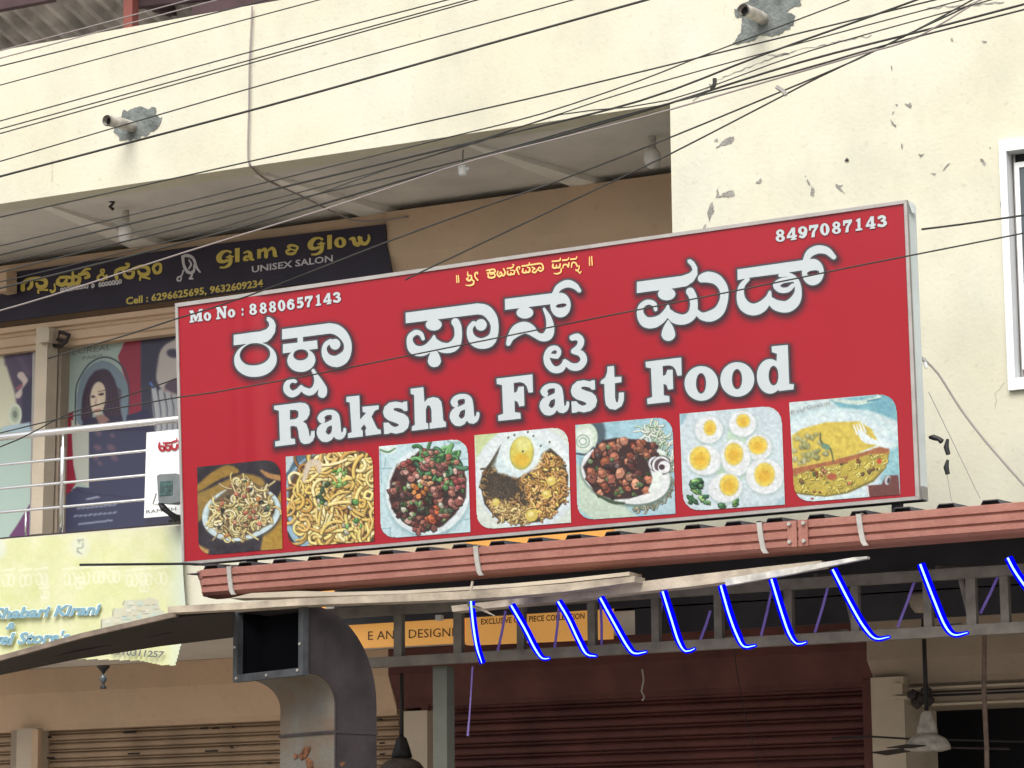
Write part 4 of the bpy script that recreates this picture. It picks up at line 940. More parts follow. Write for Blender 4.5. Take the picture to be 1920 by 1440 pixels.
def pic2(c):
    c.im[:] = (56, 44, 40); c.poly([(930, 250), (1400, 200), (1250, 330), (1000, 560), (940, 600)], (78, 104, 124), 10); c.poly([(930, 255), (1040, 255), (960, 400), (935, 420)], (190, 208, 212), 6)
    c.ell(1500, 700, 590, 500, (150, 186, 206), 20, 8); c.ell(1510, 680, 560, 470, (88, 66, 44), 20, 14)
    c.line([(960, 900, 24), (1060, 1040, 28), (1220, 1110, 26)], (150, 184, 204), 5)
    ins = [('p', [(960, 700), (1000, 460), (1180, 320), (1300, 250), (1420, 205), (1620, 215), (1740, 300), (1740, 1040), (1200, 1085), (1050, 950)])]
    c.fill(ins, (96, 68, 40), 8); c.strands(ins, 90, 200, 13, [(176, 130, 72), (150, 112, 62), (130, 92, 52)], 9, curl=1.3)
    c.blobs(ins, 26, 34, [(120, 82, 60), (66, 60, 50), (150, 110, 80)], 14, elong=2)
    c.strands(ins, 210, 230, 13, [(224, 196, 116), (206, 172, 92), (236, 216, 150), (190, 150, 80), (214, 182, 110)], 10, curl=1.6)
    c.blobs([('e', 1430, 450, 90, 120, 0)], 14, 26, [(112, 176, 76), (140, 196, 100)], 2, elong=2.2); c.blobs([('e', 1290, 590, 70, 110, 0)], 8, 34, [(60, 84, 56), (88, 104, 66)], 3, elong=2)
    for x, y in ((1540, 690), (1460, 920), (1600, 850), (1250, 700)): c.blobs([('e', x, y, 60, 60, 0)], 5, 24, [(96, 150, 78), (220, 214, 186)], x, elong=2)
    c.line([(1100, 480, 16), (1150, 340, 30), (1230, 330, 30), (1240, 400, 18)], (214, 200, 176), 8)
def pic3(c):
    c.im[:] = (196, 222, 228); 
    for pts in (((100, 560), (110, 470)), ((55, 570), (160, 565)), ((640, 320), (645, 420)), ((780, 490), (850, 480)), ((70, 1110), (150, 1105)), ((150, 1100), (150, 1190)), ((660, 1060), (870, 1020)), ((660, 1060), (665, 1160)), ((60, 380), (70, 700))):
        c.line([(pts[0][0], pts[0][1], 4), (pts[1][0], pts[1][1], 4)], (132, 170, 180), 5)
    c.ell(130, 385, 85, 55, (226, 238, 236), 0, 5); c.line([(60, 400, 8), (130, 420, 10), (200, 385, 6)], (92, 140, 96), 4); c.ell(740, 310, 80, 40, (150, 186, 190), 0, 6); c.ell(730, 300, 60, 26, (222, 236, 236), 0, 6)
    c.ell(495, 800, 385, 400, (150, 184, 190), 20, 22); c.ell(490, 775, 380, 395, (222, 234, 236), 20, 6)
    ins = [('p', [(140, 850), (150, 680), (210, 530), (340, 480), (420, 400), (560, 390), (700, 440), (790, 520), (840, 660), (835, 830), (740, 980), (620, 1090), (430, 1140), (280, 1060), (180, 960)])]
    c.fill(ins, (62, 40, 38), 8); c.blobs(ins, 120, 40, [(86, 46, 44), (112, 64, 56), (60, 74, 48)], 5, elong=1.8)
    c.strands([('p', [(340, 500), (420, 400), (560, 390), (700, 440), (790, 500), (760, 560), (640, 700), (470, 620), (360, 560)])], 60, 110, 15, [(62, 112, 66), (44, 84, 54), (92, 146, 86)], 6, curl=1.3)
    c.blobs(ins, 95, 38, [(150, 92, 82), (176, 116, 100), (110, 60, 54), (196, 150, 136)], 7, elong=1.7); c.blobs(ins, 34, 28, [(84, 132, 76), (120, 160, 96), (214, 214, 186)], 8, elong=2.2)
    for x, y, r, cc in ((410, 750, 62, (206, 128, 66)), (480, 685, 42, (222, 160, 116)), (525, 970, 60, (202, 100, 62)), (780, 725, 50, (168, 82, 84)), (300, 560, 62, (140, 68, 62)), (410, 1085, 55, (128, 70, 66))):
        c.blobs([('e', x, y, r+22, r+18, 0)], 7, r*.55, [cc], int(x), jit=10)
def pic4(c):
    c.im[:] = (216, 226, 216); c.poly([(910, 265), (1180, 235), (930, 470)], (200, 214, 160), 8); c.ell(1380, 650, 470, 470, (214, 226, 232), 0, 10); c.ell(1370, 640, 430, 440, (226, 236, 238), 0, 20)
    ins = [('p', [(960, 700), (985, 600), (1060, 500), (1150, 350), (1110, 480), (1100, 600), (1290, 660), (1390, 600), (1500, 440), (1590, 380), (1700, 480), (1755, 640), (1740, 830), (1650, 950), (1500, 1050), (1280, 1070), (1100, 1010), (1000, 890)])]
    c.fill(ins, (70, 60, 44), 6); c.strands(ins, 330, 48, 9, [(120, 92, 60), (148, 112, 66), (96, 82, 58), (168, 130, 80)], 5)
    c.strands([('p', [(1350, 700), (1500, 440), (1590, 390), (1690, 480), (1745, 640), (1735, 830), (1650, 940), (1500, 1040), (1400, 900)])], 260, 46, 9, [(196, 152, 90), (170, 130, 70), (214, 180, 92), (190, 140, 80)], 6)
    c.strands([('p', [(1030, 900), (1200, 880), (1400, 920), (1480, 1040), (1280, 1060), (1110, 1010)])], 120, 46, 9, [(170, 140, 86), (196, 170, 110)], 16)
    c.fill([('p', [(1010, 640), (1100, 600), (1290, 660), (1300, 780), (1180, 860), (1020, 830)])], (58, 52, 46), 26, .75)
    for x, y, r in ((1105, 870, 34), (1600, 680, 42), (1425, 990, 55), (1560, 800, 40)): c.ell(x, y, r, r, (218, 196, 96), 0, 6); c.ell(x-8, y-10, r*.5, r*.4, (236, 222, 150), 0, 6)
    c.fill([('p', [(1200, 300), (1330, 255), (1480, 300), (1600, 370), (1500, 440), (1430, 560), (1300, 640), (1130, 600), (1080, 540), (1150, 400)])], (206, 226, 228), 24); c.ell(1330, 440, 180, 170, (226, 238, 238), 0, 20)
    c.ell(1335, 430, 108, 150, (170, 170, 76), 5, 8); c.ell(1335, 425, 98, 138, (214, 200, 92), 5, 8); c.ell(1350, 350, 66, 66, (224, 222, 140), 5, 20); c.ell(1330, 490, 70, 56, (220, 182, 60), 5, 18)
    for x, y in ((1215, 290), (1390, 240), (1440, 275), (1505, 365), (1585, 330), (1270, 268), (1345, 415), (1120, 430)): c.ell(x, y, 9, 12, (92, 98, 84), 30, 3)
def pic5(c):
    c.im[:] = (160, 200, 214); c.im += (c.noise(70, 4)[..., None]-.5)*44; c.poly([(100, 600), (240, 640), (500, 940), (620, 1050), (250, 1080), (110, 980)], (196, 214, 196), 18); c.poly([(640, 1020), (930, 830), (940, 1020)], (178, 208, 216), 8)
    c.strands([('p', [(620, 300), (760, 240), (870, 330), (925, 600), (930, 800), (800, 500)])], 90, 70, 7, [(180, 204, 176), (206, 220, 196), (150, 176, 150), (220, 230, 212)], 4)
    c.strands([('p', [(560, 960), (780, 900), (930, 700), (930, 820), (820, 930), (640, 1010)])], 90, 40, 7, [(120, 128, 110), (160, 150, 120)], 5)
    c.ell(255, 330, 90, 130, (60, 70, 80), 0, 14, .8); c.ell(170, 370, 105, 130, (206, 222, 206), 10, 5); c.ell(165, 380, 72, 95, (224, 234, 226), 0, 5)
    for r in (60, 36): c.ell(150, 400, r, r, (150, 176, 160), 0, 4); c.ell(150, 400, r-12, r-12, (230, 238, 232), 0, 4)
    c.line([(95, 505, 8), (180, 510, 8), (240, 450, 6)], (70, 76, 86), 4)
    c.ell(520, 700, 400, 250, (110, 130, 120), 14, 16); c.ell(515, 680, 388, 248, (228, 234, 234), 14, 5)
    ins = [('p', [(150, 620), (230, 500), (320, 390), (430, 370), (640, 385), (800, 430), (790, 520), (700, 560), (740, 700), (720, 850), (560, 890), (400, 900), (250, 840), (190, 730)])]
    c.fill(ins, (58, 36, 36), 8)
    c.blobs(ins, 95, 44, [(150, 84, 60), (128, 66, 50), (176, 110, 82), (96, 52, 46), (188, 128, 100)], 9, elong=1.35); c.blobs(ins, 30, 26, [(90, 110, 70), (70, 50, 48)], 10, elong=2)
    for x, y, r in ((770, 590, 66), (820, 605, 84), (845, 620, 60)): c.ell(x, y, r, r*1.0, (70, 56, 66), 0, 4); c.ell(x, y, r-6, r-6, (230, 234, 236), 0, 4); c.ell(x, y, r-24, r-24, (96, 74, 82) if r > 61 else (236, 238, 240), 0, 4)
    c.ell(825, 620, 26, 24, (70, 50, 56), 0, 4); c.line([(790, 690, 40), (780, 760, 44), (740, 820, 30)], (226, 236, 230), 6); c.line([(800, 480, 18), (840, 500, 16)], (226, 236, 230), 6)
    c.line([(280, 860, 10), (400, 920, 14), (500, 930, 10)], (60, 80, 56), 6); c.line([(560, 900, 10), (690, 870, 20), (730, 850, 6)], (236, 240, 240), 5)
def pic6(c):
    c.im[:] = (204, 220, 226); c.im += (c.noise(140, 4)[..., None]-.5)*20; c.poly([(980, 165), (1050, 160), (1000, 260), (985, 262)], (150, 186, 200), 8); c.poly([(1800, 940), (1885, 850), (1885, 945)], (168, 196, 206), 8)
    c.poly([(1290, 640), (1400, 560), (1560, 400), (1600, 700), (1480, 720), (1330, 760)], (186, 214, 186), 14); c.poly([(1400, 300), (1560, 340), (1560, 420), (1380, 420)], (190, 216, 190), 14)
    for x, y, rx, ry, ro, yx, yy, yr, yh in ((1230, 300, 120, 115, 0, 1240, 285, 50, 62), (1520, 250, 115, 110, 0, 1525, 225, 55, 55), (1655, 450, 115, 110, 0, 1650, 435, 78, 74), (1190, 560, 148, 128, 8, 1155, 545, 86, 98), (1460, 540, 124, 158, -8, 1445, 510, 76, 92), (1710, 700, 160, 150, 10, 1708, 685, 84, 98), (1372, 798, 146, 124, -10, 1405, 775, 78, 88)):
        c.ell(x+4, y+12, rx+8, ry+8, (170, 192, 190), ro, 16, .8); c.ell(x, y, rx, ry, (228, 234, 236), ro, 6); c.ell(yx, yy, yr+6, yh+6, (206, 200, 140), 0, 8); c.ell(yx, yy, yr, yh, (232, 208, 92), 0, 8); c.ell(yx, yy+8, yr*.65, yh*.6, (226, 182, 58), 0, 20)
    r = np.random.default_rng(5)
    for k in range(46):
        x, y = [(1240, 330), (1440, 520), (1170, 560), (1400, 790), (1700, 680), (1650, 440)][k % 6]; c.ell(x+r.normal(0, 55), y+r.normal(0, 55), 4, 3, (130, 120, 90), 0, 3, .8)
    c.blobs([('p', [(1030, 880), (1090, 710), (1160, 720), (1230, 880), (1280, 980), (1060, 940)])], 26, 36, [(52, 110, 66), (70, 130, 76), (42, 90, 58), (128, 172, 96)], 3, elong=2); c.blobs([('p', [(1230, 950), (1340, 930), (1490, 890), (1480, 950), (1300, 985)])], 12, 26, [(60, 116, 66), (120, 168, 90)], 4, elong=2)
def pic7(c):
    c.im[:] = (206, 224, 226); c.poly([(560, 240), (1150, 175), (1170, 430), (900, 330), (650, 320)], (122, 178, 192), 14); c.line([(600, 240, 14), (820, 262, 20), (1000, 215, 16)], (206, 224, 214), 8); c.line([(900, 250, 8), (1010, 228, 8)], (84, 140, 160), 6)
    c.ell(560, 780, 640, 470, (196, 222, 226), -6, 16); c.ell(560, 760, 590, 420, (212, 230, 234), -6, 30); c.poly([(1080, 700), (1180, 650), (1190, 1000), (1000, 1000)], (146, 196, 204), 18)
    ins = [('p', [(210, 1060), (225, 880), (560, 780), (900, 700), (1090, 690), (1060, 830), (950, 950), (720, 1060), (520, 1100), (330, 1080)])]
    c.fill([('p', [(215, 1075), (225, 880), (560, 800), (900, 700), (1095, 700), (1060, 850), (950, 975), (720, 1080), (520, 1112), (330, 1095)])], (120, 110, 50), 6); c.fill(ins, (190, 172, 74), 8)
    c.strands(ins, 120, 34, 7, [(202, 184, 84), (186, 166, 70), (214, 200, 110)], 4, jit=8); c.blobs(ins, 26, 20, [(110, 120, 62), (176, 106, 66), (130, 96, 60)], 5, elong=2)
    c.poly([(220, 850), (560, 780), (840, 720), (1000, 660), (1090, 680), (1080, 720), (900, 730), (700, 800), (400, 860), (225, 925)], (168, 104, 66), 8)
    t = [('p', [(215, 560), (300, 500), (520, 440), (820, 432), (930, 500), (1000, 640), (800, 720), (560, 790), (222, 855)])]
    c.fill(t, (214, 192, 84), 8); c.im += ((c.noise(34, 21)-.5)*40)[..., None]*np.array([1, .9, .5]); c.ell(1000, 400, 1, 1, (0, 0, 0), 0, 1, 0); c.blobs([('p', [(220, 560), (480, 520), (560, 760), (222, 840)])], 40, 20, [(210, 212, 140), (196, 202, 130), (222, 220, 160)], 8, jit=6, soft=14)
    c.line([(470, 540, 6), (480, 620, 9), (560, 680, 8), (590, 800, 6)], (96, 100, 66), 5); c.ell(520, 660, 44, 26, (110, 146, 120), 20, 8)
    c.line([(1080, 650, 16), (960, 620, 22), (880, 590, 36), (830, 530, 26)], (226, 238, 240), 5)
    for k in range(4): c.line([(800+k*26, 545-k*6, 8), (772+k*24, 470-k*8, 6)], (228, 238, 240), 4)
    c.poly([(885, 1010), (1020, 1000), (1060, 920), (1170, 915), (1190, 1100), (900, 1120)], (110, 62, 58), 6); c.ell(1075, 960, 26, 44, (190, 196, 200), 10, 5); c.ell(1085, 965, 14, 28, (70, 56, 60), 10, 5); c.line([(893, 1020, 8), (905, 1110, 8)], (226, 226, 226), 4)
    c.ell(1000, 790, 22, 24, (196, 82, 52), 0, 5); c.ell(575, 930, 44, 30, (176, 92, 62), 0, 8); c.ell(400, 1128, 14, 9, (150, 60, 50), 0, 3)
picture([(369.8, 876), (524.4, 860.4), (529.6, 1029), (372.3, 1041.7)], (340, 800, 4.8), pic1, 'picture of a noodle salad on a plate against a dark table')
picture([(535.4, 856.3), (698.3, 842.7), (701.5, 1014.6), (539, 1026)], (340, 800, 4.8), pic2, 'picture of a heap of yellow noodles')
picture([(710.4, 837), (877, 821.9), (882.3, 997.5), (713.5, 1010)], (700, 760, 4.8), pic3, 'picture of chilli chicken with green leaves on a pale plate')
picture([(890, 816.3), (1065, 799.6), (1070.8, 979.8), (894.8, 993.3)], (700, 760, 4.8), pic4, 'picture of fried rice topped by a fried egg')
picture([(1078.6, 796.9), (1260.2, 780.5), (1266.3, 963.1), (1083, 975.8)], (1060, 740, 4.571), pic5, 'picture of dark fried chunks with onion rings')
picture([(1274, 776.1), (1464.7, 759.7), (1471.9, 946.1), (1281, 958.8)], (1060, 740, 4.571), pic6, 'picture of halved boiled eggs with parsley')
p7 = picture([(1479.6, 754.6), (1679.6, 736.5), (1687.9, 927.1), (1490, 942.7)], (1440, 700, 4.8), pic7, 'picture of a folded omelette and bread with a white fork')
text('caption', 'Bread Omelette', (1483, 776), (1557, 757), 8, YS-.009, m_greyltr, SG, bold=-.01)
# ------------------------------------------------------------------ dark salon sign on the balcony wall
YG = 1.13
GS = empty('salon_sign', P(0, 600, YG), 'dark navy salon sign with gold lettering under the balcony ceiling', 'sign board')
MB().pp([(12, 512), (340, 465), (722, 420), (724, 459), (736, 513), (400, 553), (30, 600), (-60, 612), (-60, 560), (12, 550)], YG, .012).build('panel', m_navy, GS)
def letters(lst, z, y, m_, par, m_o=None, ow=1.2, nm='letter', lvl=.15):
    for st in lst:
        ops = TR(st, *z); me = shape_mesh(nm, ops, lvl, .5, lambda x, y_: PA(x, y_, y-.0045))
        if me is None: continue
        o = obj(nm, me, m_, par)
        if m_o: obj(nm+'_outline', shape_mesh(nm+'_outline', ops, ow, .6, lambda x, y_: PA(x, y_, y-.0022)), m_o, o)
ZG = (390, 420, 5.647)
m_bl = mat('black_print', (.01, .008, .012), .5, 0, 5, 0)
def Gg(dx, dy): return [('s', [(x+dx, y+dy, r) for x, y, r in q]) for q in ([(238, 298, 14), (205, 285, 10), (155, 300, 18), (118, 345, 28), (122, 385, 26), (165, 398, 16), (205, 385, 14)], [(232, 345, 20), (240, 385, 20), (225, 430, 18), (180, 458, 11), (132, 460, 9)], [(198, 352, 8), (266, 345, 8)])]
letters([Gg(0, 0), [('p', [(285, 258), (335, 253), (333, 400), (288, 405)])],
         [('s', [(385, 305, 10), (420, 292, 13), (448, 315, 20), (455, 365, 20), (485, 378, 8)]), ('s', [(440, 338, 10), (395, 352, 15), (385, 378, 13), (420, 382, 9)])],
         [('p', [(520, 268), (560, 262), (560, 362), (522, 368)]), ('s', [(560, 290, 10), (600, 265, 16), (615, 300, 20), (615, 345, 20)]), ('s', [(630, 285, 10), (680, 255, 16), (705, 290, 20), (708, 330, 20), (730, 340, 7)])],
         [('s', [(935, 275, 12), (950, 245, 10), (890, 225, 13), (850, 240, 14), (870, 268, 10), (835, 285, 14), (845, 315, 13), (905, 312, 15), (930, 285, 9), (885, 268, 7)])],
         Gg(968, -138), [('p', [(1262, 120), (1312, 113), (1312, 262), (1265, 268)])], [('e', 1400, 195, 64, 56, -8), ('-e', 1400, 195, 20, 36, -8)],
         [('s', [(1505, 160, 12), (1540, 155, 20), (1555, 205, 22), (1595, 215, 20), (1620, 150, 16)]), ('s', [(1600, 145, 18), (1630, 200, 22), (1675, 205, 16), (1705, 160, 15), (1700, 118, 9)])]], ZG, YG, m_gold, GS, m_bl, 1.0)
text('lettering', 'UNISEX SALON', (472, 511), (624, 490), 12.5, YG-.004, m_silver, GS, bold=.02)
text('lettering', 'Cell : 6296625695, 9632609234', (236, 571), (493, 537), 13.5, YG-.004, m_gold, GS, bold=.03)
ZN = (0, 460, 4.8)
letters([[('s', [(205, 395, 20), (208, 345, 17), (260, 310, 18), (350, 300, 17), (410, 318, 18), (405, 365, 18), (350, 375, 18), (330, 345, 12)]), ('s', [(285, 330, 14), (280, 370, 16), (255, 392, 12)])],
         [('s', [(345, 428, 9), (345, 405, 9), (385, 400, 8), (425, 402, 9)]), ('s', [(455, 405, 10), (470, 420, 12), (495, 400, 9), (490, 350, 7)])],
         [('s', [(525, 310, 15), (520, 340, 18), (570, 355, 17), (600, 310, 12)]), ('s', [(575, 345, 16), (640, 352, 18), (655, 300, 14), (600, 285, 13), (540, 290, 12)]), ('s', [(650, 345, 12), (700, 340, 18), (715, 290, 15), (660, 275, 12), (655, 232, 8)])],
         [('s', [(715, 265, 15), (780, 250, 16), (800, 280, 14), (770, 292, 12)]), ('s', [(740, 240, 8), (775, 215, 11), (810, 212, 8)])],
         [('s', [(960, 300, 10), (920, 260, 9), (910, 225, 10), (935, 220, 8), (930, 250, 8), (885, 280, 11), (885, 310, 10), (930, 308, 10), (960, 270, 9)])],
         [('s', [(1050, 295, 16), (1045, 235, 15), (1090, 210, 16), (1140, 200, 14), (1160, 170, 11), (1135, 165, 9)]), ('s', [(1110, 225, 12), (1130, 280, 15), (1185, 285, 16), (1200, 235, 13), (1150, 230, 10)])],
         [('s', [(1195, 215, 14), (1270, 190, 16), (1330, 205, 17), (1330, 255, 16), (1270, 262, 16), (1245, 235, 12)]), ('s', [(1260, 310, 9), (1265, 285, 8), (1310, 290, 9), (1345, 300, 9)])],
         [('s', [(1395, 245, 14), (1380, 200, 13), (1410, 170, 13), (1445, 175, 11), (1440, 235, 14), (1410, 250, 13)])]], ZN, YG, m_gold, GS, m_bl, 1.0)
r_ = np.random.default_rng(3)
st = []
for x in list(range(545, 790, 28))+[825]+list(range(890, 1100, 30)):
    y = 410-.16*(x-545)+(12 if x < 800 else 20)-10
    st.append([('s', [(x, y, 4), (x+6, y-26, 5), (x+20, y-22, 5), (x+18, y+r_.uniform(-4, 8), 6), (x+4, y+6, 5)])])
letters(st, ZN, YG, m_silver, GS, None, nm='small_letter')
letters([[('s', [(1640, 100, 10), (1690, 92, 14), (1740, 120, 12), (1770, 200, 10), (1800, 240, 6)]), ('s', [(1645, 110, 12), (1655, 180, 12), (1690, 240, 14), (1740, 240, 10), (1750, 180, 9)]), ('s', [(1700, 130, 5), (1720, 170, 8), (1700, 210, 7)]),
          ('s', [(1650, 225, 6), (1635, 270, 6), (1600, 290, 7), (1598, 318, 6), (1625, 315, 6), (1632, 285, 5)]), ('s', [(1730, 230, 6), (1725, 275, 8), (1705, 300, 6), (1735, 300, 6)])]], ZN, YG, m_silver, GS, None, nm='emblem')

# ------------------------------------------------------------------ salon posters behind the railing
ZP = (0, 600, 4.8)
c = Canvas([(116, 642), (352, 610), (345, 996), (104, 1010)], 1.5, ZP, (158, 176, 168))
c.poly([(1150, 150), (1270, 100), (1270, 820), (1160, 870), (1150, 600), (1060, 330), (1120, 200)], (146, 44, 66), 3); c.poly([(1270, 60), (1700, 40), (1700, 1900), (1270, 1900)], (62, 60, 80), 3)
c.poly([(500, 880), (660, 820), (660, 1300), (690, 1460), (600, 1600), (480, 1700)], (140, 36, 58), 3); c.poly([(640, 900), (800, 900), (810, 1450), (800, 1510), (700, 1440), (660, 1300)], (178, 182, 172), 3)
c.poly([(800, 1000), (1310, 960), (1310, 1950), (560, 1950), (560, 1600), (690, 1500), (800, 1510)], (64, 66, 92), 4)
c.line([(680, 940, 6), (680, 700, 6), (700, 560, 6), (800, 400, 7), (930, 335, 7), (1050, 370, 7), (1130, 470, 6), (1158, 620, 6), (1150, 900, 6)], (58, 70, 84), 3)
c.fill([('s', [(745, 900, 52), (745, 700, 52), (790, 520, 52), (920, 420, 56), (1050, 500, 52), (1105, 640, 50), (1100, 900, 46)])], (116, 134, 146), 3)
hr = [('s', [(780, 880, 50), (800, 700, 60), (860, 560, 70), (930, 520, 80), (980, 640, 80), (1000, 800, 80), (1030, 900, 70)])]
c.fill(hr, (62, 46, 64), 8)
for k in range(9): c.line([(935+k*14, 500+k*14, 5), (975+k*14, 640, 7), (960+k*15, 780, 7), (990+k*14, 890, 5)], [(86, 62, 78), (52, 38, 56)][k % 2], 5, .6)
for k in range(4): c.line([(850-k*14, 560+k*16, 4), (815-k*14, 700, 6), (790-k*14, 880, 5)], [(86, 62, 78), (52, 38, 56)][k % 2], 5, .6)
c.ell(882, 705, 68, 150, (206, 190, 168), 4, 8); c.ell(870, 690, 52, 120, (218, 202, 180), 4, 14); c.ell(905, 640, 40, 70, (214, 196, 172), 0, 10)
c.ell(912, 668, 24, 11, (64, 46, 54), -10, 6); c.ell(838, 690, 16, 11, (70, 50, 56), -10, 6); c.line([(882, 672, 2), (935, 660, 3)], (70, 52, 60), 4); c.line([(826, 690, 4), (850, 688, 6)], (80, 60, 62), 4); c.line([(885, 645, 3), (945, 632, 4)], (92, 70, 70), 4); c.line([(866, 700, 4), (862, 760, 8), (880, 765, 5)], (176, 146, 128), 6); c.line([(850, 815, 7), (905, 805, 6)], (160, 92, 92), 4); c.poly([(760, 880), (1090, 860), (1140, 1000), (720, 1000)], (52, 48, 70), 6); c.poly([(860, 860), (930, 850), (990, 900), (900, 960)], (150, 116, 108), 8)
for x, y, r in ((885, 1020, 30), (1010, 1040, 24), (880, 1150, 36), (1000, 1150, 40), (1030, 1240, 34), (860, 1240, 26), (900, 1290, 22)): c.ell(x, y, r, r*.7, (126, 96, 108), 30, 14, .7)
c.ell(1590, 420, 190, 260, (186, 178, 172), 12, 10); c.ell(1560, 300, 60, 40, (70, 66, 86), 10, 12); c.ell(1590, 600, 110, 70, (92, 74, 90), -8, 12); c.line([(1480, 640, 20), (1590, 690, 20)], (160, 146, 142), 12); c.poly([(1270, 60), (1600, 40), (1560, 180), (1440, 240), (1400, 520), (1270, 600)], (58, 56, 76), 14)
for k in range(4): c.line([(1385+k*62, 620+k*24, 22), (1400+k*60, 760, 30), (1420+k*50, 980, 26)], (178-k*4, 182-k*4, 186-k*4), 7); c.line([(1358+k*60, 620+k*20, 3), (1385+k*60, 800, 5), (1405+k*50, 980, 4)], (90, 92, 104), 4)
c.line([(1355, 570, 12), (1385, 610, 10)], (84, 112, 176), 4); c.poly([(1140, 860), (1330, 800), (1370, 900), (1330, 1000), (1130, 1000)], (52, 52, 82), 6)
for k, (x0, x1, y) in enumerate(((780, 980, 1610), (700, 1060, 1695), (670, 1065, 1765), (710, 1020, 1835))):
    for j in range(9 if k else 5):
        x = x0+(x1-x0)*j/9; c.line([(x, y-j*4+4, 8), (x+22, y-j*4-3+r_.uniform(-4, 4), 8)], (150, 160, 178), 5, .8)
c.line([(620, 1510, 3), (800, 1560, 3), (1000, 1580, 3), (1180, 1600, 3)], (44, 44, 66), 3)
c.im *= .93
po = c.build('poster', 1.222, m_print, None); tag(po, 'large shop window poster of a long haired woman in an arch behind the steel railing', 'poster')
text('caption', "LOREAL", (136, 665), (208, 656), 11, 1.219, m_greyltr, po, bold=-.01)
text('caption', "PARIS", (155, 675), (192, 670), 6.5, 1.219, m_greyltr, po)
c = Canvas([(-60, 628), (64, 613), (57, 1004), (-60, 1012)], 1.6, ZP, (206, 208, 182))
c.poly([(0, 100), (310, 80), (300, 1000), (200, 1000), (130, 700), (60, 500), (30, 300), (-300, 150), (-300, 60)], (84, 74, 96), 16); c.line([(60, 160, 14), (160, 320, 18), (250, 480, 12)], (104, 92, 114), 16, .6); c.line([(180, 120, 10), (240, 260, 14), (280, 420, 12)], (66, 58, 82), 12, .6)
c.line([(190, 500, 34), (230, 560, 26), (210, 620, 24), (160, 680, 26)], (206, 190, 184), 8); c.line([(150, 620, 12), (190, 590, 14)], (150, 90, 104), 8); c.poly([(-300, 300), (60, 420), (130, 640), (150, 800), (60, 960), (-300, 980)], (214, 212, 186), 14)
c.ell(135, 850, 62, 100, (206, 216, 196), 0, 5); c.ell(135, 850, 40, 70, (170, 182, 160), 0, 6); c.ell(135, 850, 20, 34, (120, 128, 118), 0, 5); c.poly([(200, 620), (290, 500), (290, 980), (200, 980)], (58, 56, 78), 10)
c.poly([(-300, 960), (300, 985), (300, 2000), (-300, 2000)], (176, 198, 188), 5); c.poly([(80, 1950), (150, 1850), (240, 1700), (300, 1600), (300, 2000)], (108, 66, 108), 4); c.poly([(30, 960), (270, 920), (280, 1010), (20, 1010)], (176, 200, 212), 10)
c.im *= .95
po2 = c.build('poster', 1.20, m_print, None); tag(po2, 'poster of a close cropped ear with a ring earring at the left edge', 'poster')
MB().pp([(62, 612), (67, 612), (60, 1003), (55, 1003)], 1.19, .03).build('edge_strip', m_alu, po2)
o = MB(); pts = [P(126, 640, 1.08), P(108, 636, 1.08), P(112, 622, 1.08), P(130, 628, 1.08), P(124, 640, 1.08), P(114, 650, 1.08), P(100, 648, 1.08), P(92, 645, 1.08)]
tag(o.tube(pts, .012, 8).build('cloth_bundle', m_duct), 'small dark knotted rag hanging at the top left corner of the arch poster', 'rag')

# ------------------------------------------------------------------ steel railing
RL = empty('railing', (-4, -.02, 3.6), 'polished steel balcony railing above the yellow banner, ending behind the red sign', 'railing')
def rail(z, r, y=.05, x0=XL+6, x1=XA+.0, nm='rail'): MB().tube([(x0, y, z), (x1, y, z)], r, 14).build(nm, m_steel, RL, smooth=True)
def zr(px, py): return P(px, py, .05)[2]
rail(zr(100, 810), .0195); rail(zr(100, 862), .0075); rail(zr(100, 907), .0075); rail(zr(100, 952), .0075); rail(zr(100, 1003), .0085)
for px in (117, 117-370, 117+520):
    x = P(px, 900, .05)[0]
    MB().tube([(x, .05, ZL), (x, .05, zr(100, 843)), (x, .05, zr(100, 838)), (x, .05, zr(100, 815))], [.014, .014, .008, .008], 10).build('baluster', m_steel, RL, smooth=True)
x = P(50, 900, .05)[0]; MB().tube([(x, .05, ZL), (x, .05, zr(50, 960))], .006, 8).build('baluster', m_steel, RL, smooth=True)
MB().box(XL, XA, .02, .09, ZL-.0, ZL+.012).build('base_flat', m_duct, RL)

# white name board and the meter box on the railing
NB = empty('name_board', P(272, 970, .0), 'white name board with red writing wired to the railing left of the red sign', 'sign board')
MB().pp([(274.8, 811), (352, 803), (352, 966), (318, 967), (270, 971)], .0, .012).build('panel', m_white, NB)
letters([[('s', [(255, 330, 10), (250, 380, 14), (275, 420, 14), (310, 415, 12), (300, 370, 10), (262, 372, 9)])], [('s', [(300, 330, 9), (350, 330, 12), (395, 325, 8)]), ('s', [(330, 350, 10), (330, 405, 14), (375, 415, 14), (385, 370, 11), (350, 365, 8)])],
         [('s', [(400, 325, 9), (440, 310, 12), (470, 300, 9), (465, 275, 6)]), ('s', [(405, 350, 10), (412, 400, 14), (455, 405, 14), (470, 350, 10)])], [('s', [(490, 310, 10), (540, 300, 10)]), ('s', [(490, 340, 10), (500, 395, 14), (540, 380, 12)])]], (260, 780, 6.545), -.001, m_redltr, NB)
text('lettering', 'RAMESH', (274, 963), (330, 957), 7, -.003, m_greyltr, NB)
FL = empty('flood_lamp', P(330, 975, -.15), 'grey square lamp head on a black arm in front of the white name board', 'lamp')
q = [(294, 892), (300, 889), (330, 887.5), (337, 891), (338, 941), (318, 944), (299, 943), (297, 940)]
MB().pp(q, -.22, .07).build('housing', mat('grey_lamp_housing', (.17, .19, .195), .4, .15, 20, .1), FL)
